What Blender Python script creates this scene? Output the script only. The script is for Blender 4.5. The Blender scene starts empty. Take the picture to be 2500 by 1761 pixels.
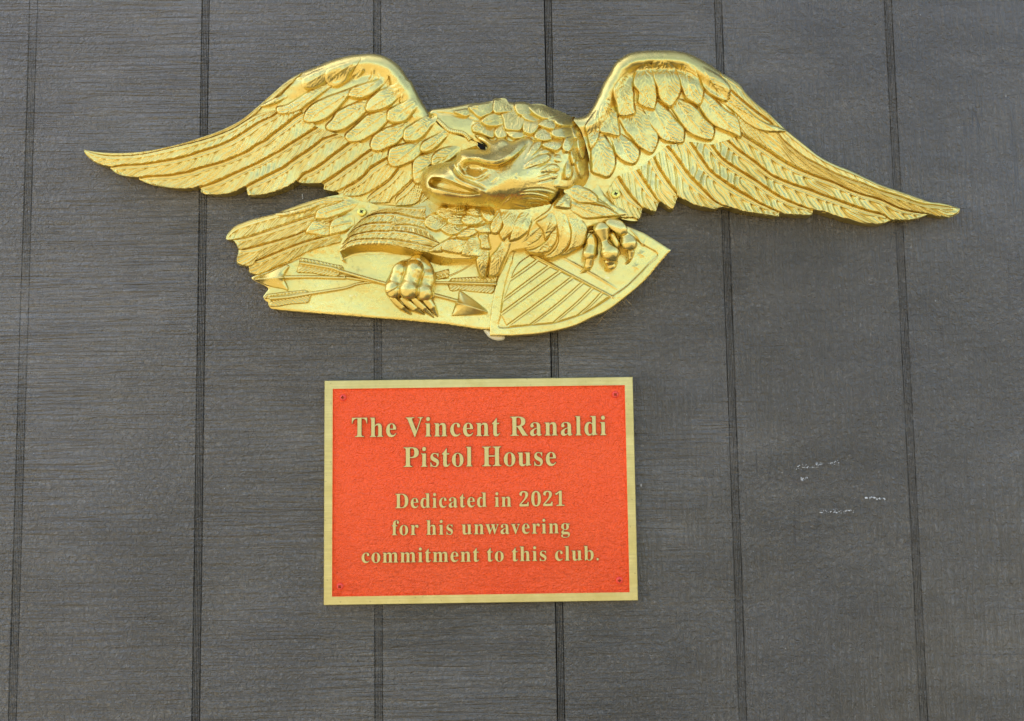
import bpy, bmesh, math, random, json
import numpy as np
from mathutils import Vector, Matrix
rng = np.random.default_rng(7); random.seed(7)

# ------------------------------------------------------------------ camera, world, sun, exposure
EYE = 1.5                      # camera height above the ground, metres
DIST = 0.8938                  # camera to wall
YAW, PITCH, ROLL = 0.0082, 0.0709, -0.0147
FPX = 1900.0                   # focal length for a 2500 px wide frame
sc = bpy.context.scene
col = sc.collection
def cam_axes():
    cy, sy, cp, sp = math.cos(YAW), math.sin(YAW), math.cos(PITCH), math.sin(PITCH)
    f = Vector((sy*cp, cy*cp, sp)); r0 = Vector((cy, -sy, 0)); u0 = r0.cross(f)
    c, s = math.cos(ROLL), math.sin(ROLL)
    return c*r0+s*u0, -s*r0+c*u0, f
CR, CU, CF = cam_axes()
cd = bpy.data.cameras.new('camera'); cam = bpy.data.objects.new('camera', cd); col.objects.link(cam)
M = Matrix((CR, CU, -CF)).transposed().to_4x4(); M.translation = Vector((0, -DIST, EYE)); cam.matrix_world = M
cd.sensor_width = 36; cd.lens = FPX/2500*36; cd.clip_start = 0.01; cd.clip_end = 5000
sc.camera = cam
SUN_EL, SUN_AZ = math.radians(50), math.radians(-48)    # sun behind the building: the wall stands in open shade
w = bpy.data.worlds.new("World"); sc.world = w; w.use_nodes = True
nt = w.node_tree; bg = nt.nodes['Background']
sky = nt.nodes.new('ShaderNodeTexSky'); sky.sky_type = 'NISHITA'; sky.sun_disc = False
sky.sun_elevation = SUN_EL; sky.sun_rotation = SUN_AZ; sky.air_density = 1.0; sky.dust_density = 3.5
nt.links.new(sky.outputs[0], bg.inputs[0]); bg.inputs[1].default_value = 0.15
sd = bpy.data.lights.new('sun', 'SUN'); sd.energy = 4.0; sd.angle = math.radians(0.5); sd.color = (1, .95, .86)
so = bpy.data.objects.new('sun', sd); col.objects.link(so)
sdir = Vector((math.sin(SUN_AZ)*math.cos(SUN_EL), math.cos(SUN_AZ)*math.cos(SUN_EL), math.sin(SUN_EL)))
so.rotation_euler = sdir.to_track_quat('Z', 'Y').to_euler(); so.location = (0, 8, 6)
sc.view_settings.view_transform = 'Standard'; sc.view_settings.look = 'None'; sc.view_settings.gamma = 1
sc.view_settings.exposure = 2.0
sc.render.resolution_x = 1024; sc.render.resolution_y = 721

# ------------------------------------------------------------------ node material helpers
class NT:
    def __init__(s, name):
        s.m = bpy.data.materials.new(name); s.m.use_nodes = True; s.t = s.m.node_tree
        s.b = s.t.nodes['Principled BSDF']; s.k = s.t.nodes.new('ShaderNodeTexCoord')
    def n(s, t, ins=None, **kw):
        x = s.t.nodes.new(t)
        for k, v in kw.items(): setattr(x, k, v)
        for k, v in (ins or {}).items():
            if isinstance(v, bpy.types.NodeSocket): s.t.links.new(v, x.inputs[k])
            else: x.inputs[k].default_value = v
        return x
    def noise(s, scale, detail=4, vec=None, sc3=(1, 1, 1), rough=.55, dist=0., off=(0, 0, 0)):
        mp = s.n('ShaderNodeMapping', {0: vec or s.k.outputs['Object'], 'Scale': sc3, 'Location': off})
        return s.n('ShaderNodeTexNoise', {'Vector': mp.outputs[0], 'Scale': scale, 'Detail': detail, 'Roughness': rough, 'Distortion': dist}).outputs[0]
    def ramp(s, f, a, b, ca=0., cb=1.):
        return s.n('ShaderNodeMapRange', {0: f, 1: a, 2: b, 3: ca, 4: cb}).outputs[0]
    def math(s, op, a, b=0.):
        return s.n('ShaderNodeMath', {0: a, 1: b}, operation=op).outputs[0]
    def mixc(s, f, a, b):
        x = s.n('ShaderNodeMix', data_type='RGBA')
        for i, v in ((0, f), (6, a), (7, b)):
            if isinstance(v, bpy.types.NodeSocket): s.t.links.new(v, x.inputs[i])
            else: x.inputs[i].default_value = v if i == 0 else (*v, 1)
        return x.outputs[2]
    def bump(s, h, dist, strength=1., prev=None):
        ins = {'Height': h, 'Distance': dist, 'Strength': strength}
        if prev is not None: ins['Normal'] = prev
        return s.n('ShaderNodeBump', ins).outputs[0]
    def set(s, **kw):
        for k, v in kw.items():
            k = k.replace('_', ' ')
            if isinstance(v, bpy.types.NodeSocket): s.t.links.new(v, s.b.inputs[k])
            else: s.b.inputs[k].default_value = (*v, 1) if isinstance(v, tuple) else v

def gold_material():
    m = NT('gold_paint')
    big = m.noise(9, 3); fine = m.noise(420, 3)
    spk = m.ramp(m.noise(260, 2, off=(3, 1, 2)), .66, .74)
    c = m.mixc(m.ramp(big, .35, .65), (.69, .525, .142), (.77, .61, .195))
    c = m.mixc(m.math('MULTIPLY', spk, .25), c, (.93, .84, .60))
    dirt = m.math('MULTIPLY', m.ramp(m.noise(190, 5, off=(9, 4, 1), rough=.75), .54, .72), m.ramp(m.noise(22, 3, off=(1, 7, 4)), .40, .62, .1, 1.))
    c = m.mixc(m.math('MULTIPLY', dirt, .65), c, (.30, .225, .08))
    m.set(Base_Color=c, Metallic=.93, Roughness=m.ramp(m.noise(30, 4), .3, .7, .23, .35))
    b = m.bump(fine, .00018, .8); b = m.bump(m.noise(85, 4, dist=.6), .0005, .5, b)
    m.set(Normal=b); pass
    return m.m
def simple(name, c, rough=.5, metal=0., bumps=(400, .0001), coat=0):
    m = NT(name); m.set(Base_Color=c, Roughness=rough, Metallic=metal)
    if bumps: m.set(Normal=m.bump(m.noise(bumps[0], 3), bumps[1], .8))
    m.b.inputs['Coat Weight'].default_value = coat
    return m.m
def brass_material(vertical):
    m = NT('brushed_brass')
    st = m.noise(160, 3, sc3=(3, 1, .05) if False else ((.03, 1, 4) if not vertical else (.06, 1, 4)))
    fl = m.noise(60, 4, off=(2, 2, 5))
    c = m.mixc(m.ramp(fl, .3, .7), (.56, .465, .155), (.68, .585, .235))
    c = m.mixc(m.ramp(st, .3, .7, 0, .5), c, (.50, .40, .155))
    sp = m.ramp(m.noise(300, 2, off=(7, 7, 7)), .69, .74)
    c = m.mixc(m.math('MULTIPLY', sp, .5), c, (.20, .14, .06))
    m.set(Base_Color=c, Metallic=.75, Roughness=m.ramp(st, .3, .7, .38, .52), Normal=m.bump(st, .00012, .7))
    return m.m
def red_material():
    m = NT('red_leather_enamel')
    a = m.noise(150, 2, dist=1.2, sc3=(1, 1, 1.3)); f = m.n('ShaderNodeTexVoronoi', {'Vector': m.n('ShaderNodeMapping', {0: m.k.outputs['Object'], 'Scale': (1, 1, 1.5)}).outputs[0], 'Scale': 290., 'Randomness': 1.}, feature='DISTANCE_TO_EDGE').outputs[0]
    big = m.noise(8, 2)
    cr = m.ramp(f, .0, .28)
    h = m.math('ADD', m.math('MULTIPLY', a, 1.1), m.math('ADD', m.math('MULTIPLY', cr, .20), m.math('MULTIPLY', m.noise(330, 2, off=(3, 1, 5)), .55)))
    # creases gather toward the lower edge of the casting
    z = m.n('ShaderNodeSeparateXYZ', {0: m.k.outputs['Object']}).outputs[2]
    wr = m.noise(95, 4, sc3=(1, 1, 2.2), dist=2.4, off=(4, 0, 4))
    h = m.math('ADD', h, m.math('MULTIPLY', wr, m.ramp(z, .02, -.10, .1, 1.3)))
    c = m.mixc(m.ramp(big, .3, .7), (.97, .090, .014), (.98, .112, .020))
    m.set(Base_Color=c, Roughness=.36, Normal=m.bump(h, .0024, 1.))
    m.b.inputs['Specular IOR Level'].default_value = .32
    return m.m
def wall_material():
    m = NT('dark_grey_wall_paint')
    xyz = m.n('ShaderNodeSeparateXYZ', {0: m.k.outputs['Object']})
    x, z = xyz.outputs[0], xyz.outputs[2]
    warp = m.noise(14, 3)
    hz = m.ramp(m.noise(230, 3, sc3=(.05, 1, 1), rough=.6, dist=.7), .34, .66)       # horizontal brush lines
    hz2 = m.noise(110, 4, sc3=(.05, 1, 1), off=(1, 5, 3), rough=.7, dist=.35)
    vt = m.ramp(m.noise(230, 3, sc3=(1, 1, .09), rough=.65, dist=1.3), .34, .66)          # vertical grain
    vt2 = m.noise(100, 3, sc3=(1, 1, .03), off=(8, 5, 3), dist=.3)
    bl = m.ramp(m.noise(190, 3, off=(3, 3, 9), rough=.7, dist=1.0), .32, .68)            # pimples and pits
    reg = m.ramp(m.math('ADD', m.math('ADD', x, m.math('MULTIPLY', warp, .55)), m.math('MULTIPLY', z, -.10)), .22, .42)
    H = m.math('ADD', m.math('MULTIPLY', hz, .9), m.math('MULTIPLY', hz2, .55))
    V = m.math('ADD', m.math('MULTIPLY', vt, 1.5), m.math('MULTIPLY', vt2, .8))
    mixf = m.n('ShaderNodeMix', {0: reg, 2: H, 3: V}).outputs[0]
    cs = m.noise(3.5, 3, off=(4, 2, 8))
    mixf = m.math('MULTIPLY', mixf, m.ramp(m.noise(6, 4, off=(7, 3, 3), sc3=(.7, 1, 1.6), rough=.7), .36, .62, .35, 1.25))
    h = m.math('ADD', mixf, m.math('MULTIPLY', H, .2))
    h = m.math('ADD', h, m.math('MULTIPLY', bl, m.ramp(cs, .35, .65, .5, 1.3)))
    pit = m.ramp(m.noise(150, 2, off=(11, 2, 4), sc3=(.8, 1, 1.1)), .70, .78)
    pit = m.math('MULTIPLY', pit, m.ramp(m.noise(12, 2, off=(5, 2, 7)), .42, .6))
    h = m.math('SUBTRACT', h, m.math('MULTIPLY', pit, 1.0))
    crk = m.ramp(m.math('ABSOLUTE', m.math('SUBTRACT', m.noise(34, 4, sc3=(1, 1, .06), off=(2, 9, 1), dist=.5), .5)), 0, .0045, 1, 0)
    crk = m.math('MULTIPLY', crk, m.math('MULTIPLY', m.ramp(m.noise(9, 3, off=(0, 0, 7)), .52, .6), reg))
    crh = m.ramp(m.math('ABSOLUTE', m.math('SUBTRACT', m.noise(12, 4, sc3=(.06, 1, 1), off=(2, 9, 5), dist=.4), .5)), 0, .0022, 1, 0)
    crh = m.math('MULTIPLY', crh, m.ramp(m.noise(11, 3, off=(9, 0, 7)), .48, .6))
    h = m.math('SUBTRACT', h, m.math('MULTIPLY', m.math('ADD', crk, m.math('MULTIPLY', crh, .7)), .7))
    tint = m.noise(26, 4, off=(1, 1, 1), sc3=(.35, 1, 1))
    c = m.mixc(m.ramp(tint, .35, .65), (.132, .114, .081), (.168, .146, .107))
    c = m.mixc(m.ramp(m.noise(70, 3, sc3=(.2, 1, 1), off=(6, 6, 1)), .6, .75, 0, .5), c, (.150, .122, .097))
    c = m.mixc(m.math('MULTIPLY', pit, .6), c, (.04, .039, .038))
    c = m.mixc(m.math('MULTIPLY', m.math('ADD', m.math('MULTIPLY', crk, .9), m.math('MULTIPLY', crh, .5)), .6), c, (.05, .045, .04))
    dust = m.ramp(m.noise(5, 4, off=(3, 8, 1)), .45, .7, 0, .35)
    c = m.mixc(dust, c, (.185, .170, .145))
    m.set(Base_Color=c, Roughness=m.ramp(m.noise(40, 4, sc3=(.3, 1, 1)), .3, .7, .30, .44), Normal=m.bump(h, .0036, 1.))
    m.b.inputs['Specular IOR Level'].default_value = .6
    return m.m

GOLD = gold_material(); BRASS = brass_material(False); BRASSV = brass_material(True); RED = red_material(); WALL = wall_material()
SCREWGOLD = simple('brass_screw_metal', (.80, .66, .14), .30, .8)
SCREWRED = simple('red_painted_screw', (.80, .055, .025), .42, 0, coat=0)
LETTERSIDE = simple('letter_side_shade', (.20, .075, .025), .55, .3)  # letter sides coloured dark brown: the shaded outline is put into the colour
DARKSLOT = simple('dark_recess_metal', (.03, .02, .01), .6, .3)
CAULK = simple('cream_caulk', (.78, .72, .50), .6, 0, (160, .0006))
WHITE = simple('white_scuff_paint', (.50, .485, .44), .8)
STRAW = simple('dry_straw', (.42, .31, .15), .7)
BEAD = gold_material(); BEAD.name = 'gold_painted_weld'

# ------------------------------------------------------------------ photo-plane measurements -> metres on the wall
def P(px, py, hmm):
    """3-D point at height hmm (millimetres) in front of the wall seen at photo position px, py."""
    px = np.asarray(px, float); py = np.asarray(py, float); h = np.asarray(hmm, float)/1000
    u = (px-1250)/FPX; v = (880.5-py)/FPX
    dx = CF.x+u*CR.x+v*CU.x; dy = CF.y+u*CR.y+v*CU.y; dz = CF.z+u*CR.z+v*CU.z
    t = (DIST-h)/dy
    return np.stack([dx*t, -h+0*dx, EYE+dz*t], -1)
TAGS = {'A': (200, 100, 4.042), 'B': (600, 100, 4.042), 'C': (1000, 200, 4.042), 'D': (1400, 100, 4.042), 'E': (1900, 200, 4.042),
        'F': (500, 450, 4.042), 'G': (900, 450, 4.042), 'H': (1200, 450, 4.042), 'I': (1480, 290, 4.592), 'J': (960, 460, 5.74), 'K': (540, 620, 7.653), 'N': (0, 0, 1)}
def Z(s):
    out = []; T = TAGS['N']; buf = []
    for w_ in s.split():
        if w_ in TAGS: T = TAGS[w_]; continue
        buf.append(float(w_))
        if len(buf) == 2: out.append((T[0]+buf[0]/T[2], T[1]+buf[1]/T[2])); buf = []
    return np.array(out)
def smooth(p, n=None, step=2.5, closed=False):
    """Catmull-Rom through the points, resampled evenly."""
    p = np.asarray(p, float)
    if closed: q = np.vstack([p[-1], p, p[0], p[1]])
    else: q = np.vstack([2*p[0]-p[1], p, 2*p[-1]-p[-2]])
    out = []
    for i in range(1, len(q)-2):
        a, b, c, d = q[i-1], q[i], q[i+1], q[i+2]
        t = np.linspace(0, 1, 9)[:-1, None]
        out.append(.5*((2*b)+(c-a)*t+(2*a-5*b+4*c-d)*t*t+(3*b-a-3*c+d)*t**3))
    out = np.vstack(out+([] if closed else [q[-2][None]]))
    if closed: out = np.vstack([out, out[0]])
    L = np.r_[0, np.cumsum(np.linalg.norm(np.diff(out, axis=0), axis=1))]
    n = n or max(4, int(L[-1]/step)+1)
    s = np.linspace(0, L[-1], n)
    r = np.stack([np.interp(s, L, out[:, 0]), np.interp(s, L, out[:, 1])], 1)
    return r[:-1] if closed else r
def segdist(X, Y, poly, closed=False):
    """distance to a polyline, closest point and parameter along it (0..1)."""
    A = poly if closed else poly[:-1]; B = np.roll(poly, -1, 0) if closed else poly[1:]
    shp = X.shape; x = X.ravel(); y = Y.ravel(); best = np.full(x.shape, 1e18); cx = x*0; cy = y*0; par = x*0
    n = len(A)
    for i in range(n):
        d = B[i]-A[i]; l2 = d@d+1e-12
        t = np.clip(((x-A[i, 0])*d[0]+(y-A[i, 1])*d[1])/l2, 0, 1)
        qx = A[i, 0]+t*d[0]; qy = A[i, 1]+t*d[1]; e = (x-qx)**2+(y-qy)**2
        k = e < best; best[k] = e[k]; cx[k] = qx[k]; cy[k] = qy[k]; par[k] = ((i+t)/n)[k]
    return np.sqrt(best).reshape(shp), cx.reshape(shp), cy.reshape(shp), par.reshape(shp)
def inside(X, Y, poly):
    c = np.zeros(X.shape, bool)
    for (x0, y0), (x1, y1) in zip(poly, np.roll(poly, -1, 0)):
        if y0 == y1: continue
        c ^= ((y0 > Y) != (y1 > Y)) & (X < (x1-x0)*(Y-y0)/(y1-y0)+x0)
    return c
def vnoise(x, y, seed=0):
    """smooth value noise in -1..1"""
    xi = np.floor(x).astype(int); yi = np.floor(y).astype(int); fx = x-xi; fy = y-yi
    fx = fx*fx*(3-2*fx); fy = fy*fy*(3-2*fy)
    def h(a, b):
        k = (a*374761393+b*668265263+seed*974634777) & 0x7fffffff
        k = ((k ^ (k >> 13))*1274126177) & 0x7fffffff
        return ((k ^ (k >> 16)) & 0xffff)/32767.5-1
    return (h(xi, yi)*(1-fx)+h(xi+1, yi)*fx)*(1-fy)+(h(xi, yi+1)*(1-fx)+h(xi+1, yi+1)*fx)*fy
class TPS:
    def __init__(s, pts, lam=0.0):
        p = np.array(pts, float); s.p = p[:, :2]/100; n = len(p); s.lo = p[:, 2].min(); s.hi = p[:, 2].max()
        K = s.U(np.linalg.norm(s.p[:, None]-s.p[None], axis=2))+lam*np.eye(n)
        Pm = np.c_[np.ones(n), s.p]; A = np.zeros((n+3, n+3)); A[:n, :n] = K; A[:n, n:] = Pm; A[n:, :n] = Pm.T
        s.w = np.linalg.solve(A, np.r_[p[:, 2], 0, 0, 0])
    def U(s, r): return np.where(r > 1e-9, r*r*np.log(r+1e-12), 0)
    def __call__(s, X, Y):
        shp = X.shape; x = X.ravel()/100; y = Y.ravel()/100; n = len(s.p)
        o = s.w[n]+s.w[n+1]*x+s.w[n+2]*y
        for i in range(n): o = o+s.w[i]*s.U(np.hypot(x-s.p[i, 0], y-s.p[i, 1]))
        return np.clip(o, s.lo-3, s.hi+3).reshape(shp)

# ------------------------------------------------------------------ objects
ROOT0 = None
def link(name, mesh, mat=None, parent=None):
    o = bpy.data.objects.new(name, mesh); col.objects.link(o)
    if mat is not None: mesh.materials.append(mat)
    if parent is not None: o.parent = parent
    return o
def tag(o, label=None, category=None, group=None, kind=None):
    for k, v in (('label', label), ('category', category), ('group', group), ('kind', kind)):
        if v: o[k] = v
    return o
def origin_of(parent):
    p = parent; v = Vector((0, 0, 0))
    while p is not None: v += p.location; p = p.parent
    return np.array(v)
def empty(name, loc):
    o = bpy.data.objects.new(name, None); o.location = loc; o.empty_display_size = .05; col.objects.link(o); return o
def mesh_from(name, V, F, mat, parent, smooth_n=None):
    """F quads (n,4) or list; first smooth_n faces are smooth"""
    me = bpy.data.meshes.new(name)
    V = np.asarray(V, float)-origin_of(parent)
    me.from_pydata(V.tolist(), [], F if isinstance(F, list) else F.tolist())
    sm = np.ones(len(me.polygons), bool)
    if smooth_n is not None: sm[smooth_n:] = False
    me.polygons.foreach_set('use_smooth', sm)
    me.update()
    return link(name, me, mat, parent)
def skirted(name, X, Y, Hh, quads, mat, parent, back, wid=0):
    """X,Y,Hh 1-D vertex arrays in photo-plane/mm; quads (n,4). Adds a wall down to 'back' mm round the border."""
    q = np.asarray(quads); W = P(X, Y, Hh)
    e = np.vstack([q[:, [0, 1]], q[:, [1, 2]], q[:, [2, 3]], q[:, [3, 0]]])
    key = np.sort(e, 1); code = key[:, 0].astype(np.int64)*len(X)+key[:, 1]
    u, inv, cnt = np.unique(code, return_inverse=True, return_counts=True)
    be = e[cnt[inv] == 1]; be = be[be[:, 0] != be[:, 1]]
    n = len(X); top = W[be]; bot = top.copy(); bk = back/1000 if np.isscalar(back) else (back[be]/1000)
    bot[..., 1] = np.minimum(0, 0)-bk
    bot[..., 1] = np.maximum(bot[..., 1], top[..., 1])       # never in front of the face
    m = len(be); V = np.vstack([W, top.reshape(-1, 3), bot.reshape(-1, 3)])
    i = np.arange(m)*2; S = np.stack([n+i+1, n+i, n+2*m+i, n+2*m+i+1], 1)
    return mesh_from(name, V, np.vstack([q, S]), mat, parent, len(q))
def bevel(d, r, a):
    """rounded shoulder: 0 at the outline, a beyond distance r"""
    t = np.clip(1-d/r, 0, 1); return a*np.sqrt(np.clip(1-t*t, 0, 1))
def stroke(X, Y, s, width, amp, taper=True, poly=None):
    p = smooth(Z(s)) if poly is None else poly
    d, _, _, t = segdist(X, Y, p)
    k = amp*np.exp(-(d/width)**2)
    if taper: k = k*np.clip(4*t, .0, 1)**.7*np.clip(4*(1-t), .0, 1)**.7
    return k
def relief(name, outline, hf, parent, mat=None, back=0.5, res=2.0, crisp=False, rng_pad=0):
    """height field hf(X,Y,d) over an outline (photo plane), with side walls; outline snapped exactly."""
    poly = outline if crisp else smooth(outline, closed=True, step=2.0)
    x0, y0 = poly.min(0)-res; x1, y1 = poly.max(0)+res
    gx = np.arange(x0, x1+res, res); gy = np.arange(y0, y1+res, res)
    X, Y = np.meshgrid(gx, gy)
    ins = inside(X, Y, poly); d, cx, cy, _ = segdist(X, Y, poly, True)
    sgn = np.where(ins, d, -d)
    cxm = (X[:-1, :-1]+X[1:, 1:])/2; cym = (Y[:-1, :-1]+Y[1:, 1:])/2
    keep = inside(cxm, cym, poly)
    ny, nx = X.shape; idx = np.arange(ny*nx).reshape(ny, nx)
    q = np.stack([idx[:-1, :-1][keep], idx[1:, :-1][keep], idx[1:, 1:][keep], idx[:-1, 1:][keep]], 1)
    cnt = np.zeros((ny, nx)); kk = keep.astype(int)
    cnt[:-1, :-1] += kk; cnt[1:, :-1] += kk; cnt[1:, 1:] += kk; cnt[:-1, 1:] += kk
    border = (cnt > 0) & (cnt < 4)
    X = np.where(border, cx, X); Y = np.where(border, cy, Y); d = np.where(border, 0, d)
    used = np.unique(q); rm = np.full(ny*nx, -1); rm[used] = np.arange(len(used))
    Xf = X.ravel()[used]; Yf = Y.ravel()[used]; df = d.ravel()[used]
    H = hf(Xf, Yf, df)
    return skirted(name, Xf, Yf, H, rm[q], mat or GOLD, parent, back)
def barb(phase, sharp=.13):
    f = phase-np.floor(phase); d = np.minimum(f, 1-f)
    return np.exp(-(d/sharp)**2)-.75*np.exp(-((f-2.0*sharp)/(sharp*.9))**2)+.25*np.sin(math.pi*f)**2
FCOUNT = [0]
def flight_feather(upper, lower, macro, layer, parent, spacing=17, slant=2.2, rise=2.4, back=0.5, quill=True, amp=.75, name='feather', bite=1.0, strip=.30):
    """long feather lofted between its upper and lower edge; the vane climbs to the lower edge and steps down there"""
    FCOUNT[0] += 1; seed = FCOUNT[0]
    L = max(np.linalg.norm(np.diff(upper, axis=0), axis=1).sum(), np.linalg.norm(np.diff(lower, axis=0), axis=1).sum())
    n = max(10, int(L/1.6)); U = smooth(upper, n); Lw = smooth(lower, n)
    wid = np.linalg.norm(U-Lw, axis=1).max(); nv = int(np.clip(wid/1.4, 10, 26))
    v = np.linspace(0, 1, nv); s = np.linspace(0, 1, n)
    S, V = np.meshgrid(s, v, indexing='ij')
    W = np.linalg.norm(U-Lw, axis=1)[:, None]
    q = strip
    jit = .25*vnoise(S*L/31+seed, V*1.5+seed*3.1, seed)+.9*vnoise(S*L/75+seed, V*0+seed, seed+5)
    spacing = spacing*1.35; ph = S*L/spacing-slant*np.maximum(V-q, 0)*W/spacing+jit
    f = ph-np.floor(ph)
    # ragged vane edge
    Ve = V-np.clip((V-.8)/.2, 0, 1)*(.05*bite*(np.abs(f-.5)*2)**3)*np.clip(W/20, 0, 1)
    X = U[:, None, 0]*(1-Ve)+Lw[:, None, 0]*Ve; Y = U[:, None, 1]*(1-Ve)+Lw[:, None, 1]*Ve
    sz = np.clip(W/22, .25, 1.15)
    endf = 1-np.clip((S-.88)/.12, 0, 1)**2
    prof = 1.35*rise*np.clip((V-q*.9)/(1-q*.9), 0, 1)**1.25*(.35+.65*endf)
    prof = prof-1.1*np.clip(1-V/.10, 0, 1)
    if quill:
        for c_, a_ in ((q*.38, .8), (q*.92, 1.1)):
            prof = prof+a_*np.exp(-((V-c_)/(.025+1.1/np.maximum(W, 6)))**2)*(S < .97)
    bm = np.clip((V-q)/.10, 0, 1)*np.clip((1.0-V)/.06+.55, 0, 1)*np.clip((.99-S)/.06, 0, 1)
    prof = prof+3.0*amp*bm*(barb(ph, .15)-.35)*(.75+.25*np.sin(seed+np.floor(ph)*2.4))
    ew = np.clip(4.0/np.maximum(W, 6), .08, .35); prof = prof-3.4*np.clip((V-1+ew)/ew, 0, 1)**1.5
    H = macro(X, Y)+layer+prof*sz+.18*vnoise(X/9, Y/9, seed)
    idx = np.arange(n*nv).reshape(n, nv)
    qd = np.stack([idx[:-1, :-1].ravel(), idx[:-1, 1:].ravel(), idx[1:, 1:].ravel(), idx[1:, :-1].ravel()], 1)
    # orientation: make faces look away from the wall
    a = np.array([U[1, 0]-U[0, 0], U[1, 1]-U[0, 1]]); b = Lw[0]-U[0]
    if a[0]*b[1]-a[1]*b[0] < 0: qd = qd[:, ::-1]
    return skirted(name, X.ravel(), Y.ravel(), H.ravel(), qd, GOLD, parent, back)
def covert(outline, macro, layer, parent, direc, rise=2.2, edge=2.6, amp=.7, spacing=11, back=0.5, res=1.8, seed=None, quill=1., cup=0., name='feather', ext=1.0):
    """short rounded feather: rounded shoulder, tilt up to its free end, raised quill and oblique barbs"""
    FCOUNT[0] += 1; seed = seed or FCOUNT[0]
    poly = smooth(Z(outline) if isinstance(outline, str) else outline, closed=True, step=2.0)
    dv = np.array(direc, float); dv /= np.linalg.norm(dv); nv = np.array([-dv[1], dv[0]])
    c = poly.mean(0); s_ = (poly-c)@dv; t_ = (poly-c)@nv
    if ext > 1:                                     # the root runs on under the next row of feathers
        k_ = np.clip(-s_/(-s_.min()), 0, 1); poly = c+np.outer(s_*(1+(ext-1)*k_), dv)+np.outer(t_*(1+.16*np.clip(1-np.abs(k_-.3)*1.5, 0, 1)), nv)
        s_ = (poly-c)@dv
    L = s_.max()-s_.min(); s0 = s_.min(); wn = np.abs((poly-c)@nv).max()
    def hf(X, Y, d):
        s = (X-c[0])*dv[0]+(Y-c[1])*dv[1]; t = (X-c[0])*nv[0]+(Y-c[1])*nv[1]
        u = (s-s0)/L; t = t+.10*wn*np.sin(u*3+seed)
        rb = np.clip(u/.55, 0, 1); rb = rb*rb*(3-2*rb)
        h = macro(X, Y)+(layer*.75+rise*u**1.2+1.6)*rb-.5*(1-rb)+edge*1.75*(-np.clip(1-d/6.0, 0, 1)**1.5)*rb
        jit = .9*vnoise(X/19+seed, Y/19, seed)+.3*vnoise(X/8+seed, Y/8, seed)
        ph = (s-1.7*np.abs(t))/spacing+jit+np.sign(t)*.31
        m = np.clip((d-3)/5, 0, 1)
        h = h+2.5*amp*m*(barb(ph, .14)-.4)*(.55+.6*vnoise(X/20, Y/20+seed, 3))
        h = h+quill*.9*m*np.exp(-(t/1.8)**2)*np.clip(u*4, 0, 1)*np.clip((.93-u)*6, 0, 1)
        h = h-cup*np.clip(1-(np.abs(t)/wn), 0, 1)*u
        return h+.22*vnoise(X/7, Y/7, seed)
    return relief(name, poly, hf, parent, back=back, res=res, crisp=True)
def blobs(X, Y, balls):
    """upper envelope of tapered capsules; ball = (x0,y0,z0,r0,x1,y1,z1,r1) in px/mm (1 px = .47 mm)"""
    out = np.full(X.shape, -99.); K = .47
    for b in balls:
        x0, y0, z0, r0, x1, y1, z1, r1 = b
        dx, dy = x1-x0, y1-y0; l2 = dx*dx+dy*dy
        t = np.clip(((X-x0)*dx+(Y-y0)*dy)/l2, 0, 1) if l2 > 1e-6 else np.zeros(X.shape)
        d = np.hypot(X-x0-t*dx, Y-y0-t*dy); r = r0+t*(r1-r0); z = z0+t*(z1-z0)
        h = np.where(d < r, z+K*np.sqrt(np.clip(r*r-d*d, 0, None)), -99)
        out = np.maximum(out, h)
    return out

# ------------------------------------------------------------------ setting: ground in front of the wall (below the frame)
gm = NT('pale_gravel'); gm.set(Base_Color=gm.mixc(gm.ramp(gm.noise(.8, 6), .3, .7), (.16, .135, .085), (.21, .18, .12)), Roughness=.9)
me = bpy.data.meshes.new('ground'); me.from_pydata([(-400, -400, 0), (400, -400, 0), (400, 400, 0), (-400, 400, 0)], [], [(0, 1, 2, 3)])
tag(link('ground', me, gm.m), kind='structure')

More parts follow.
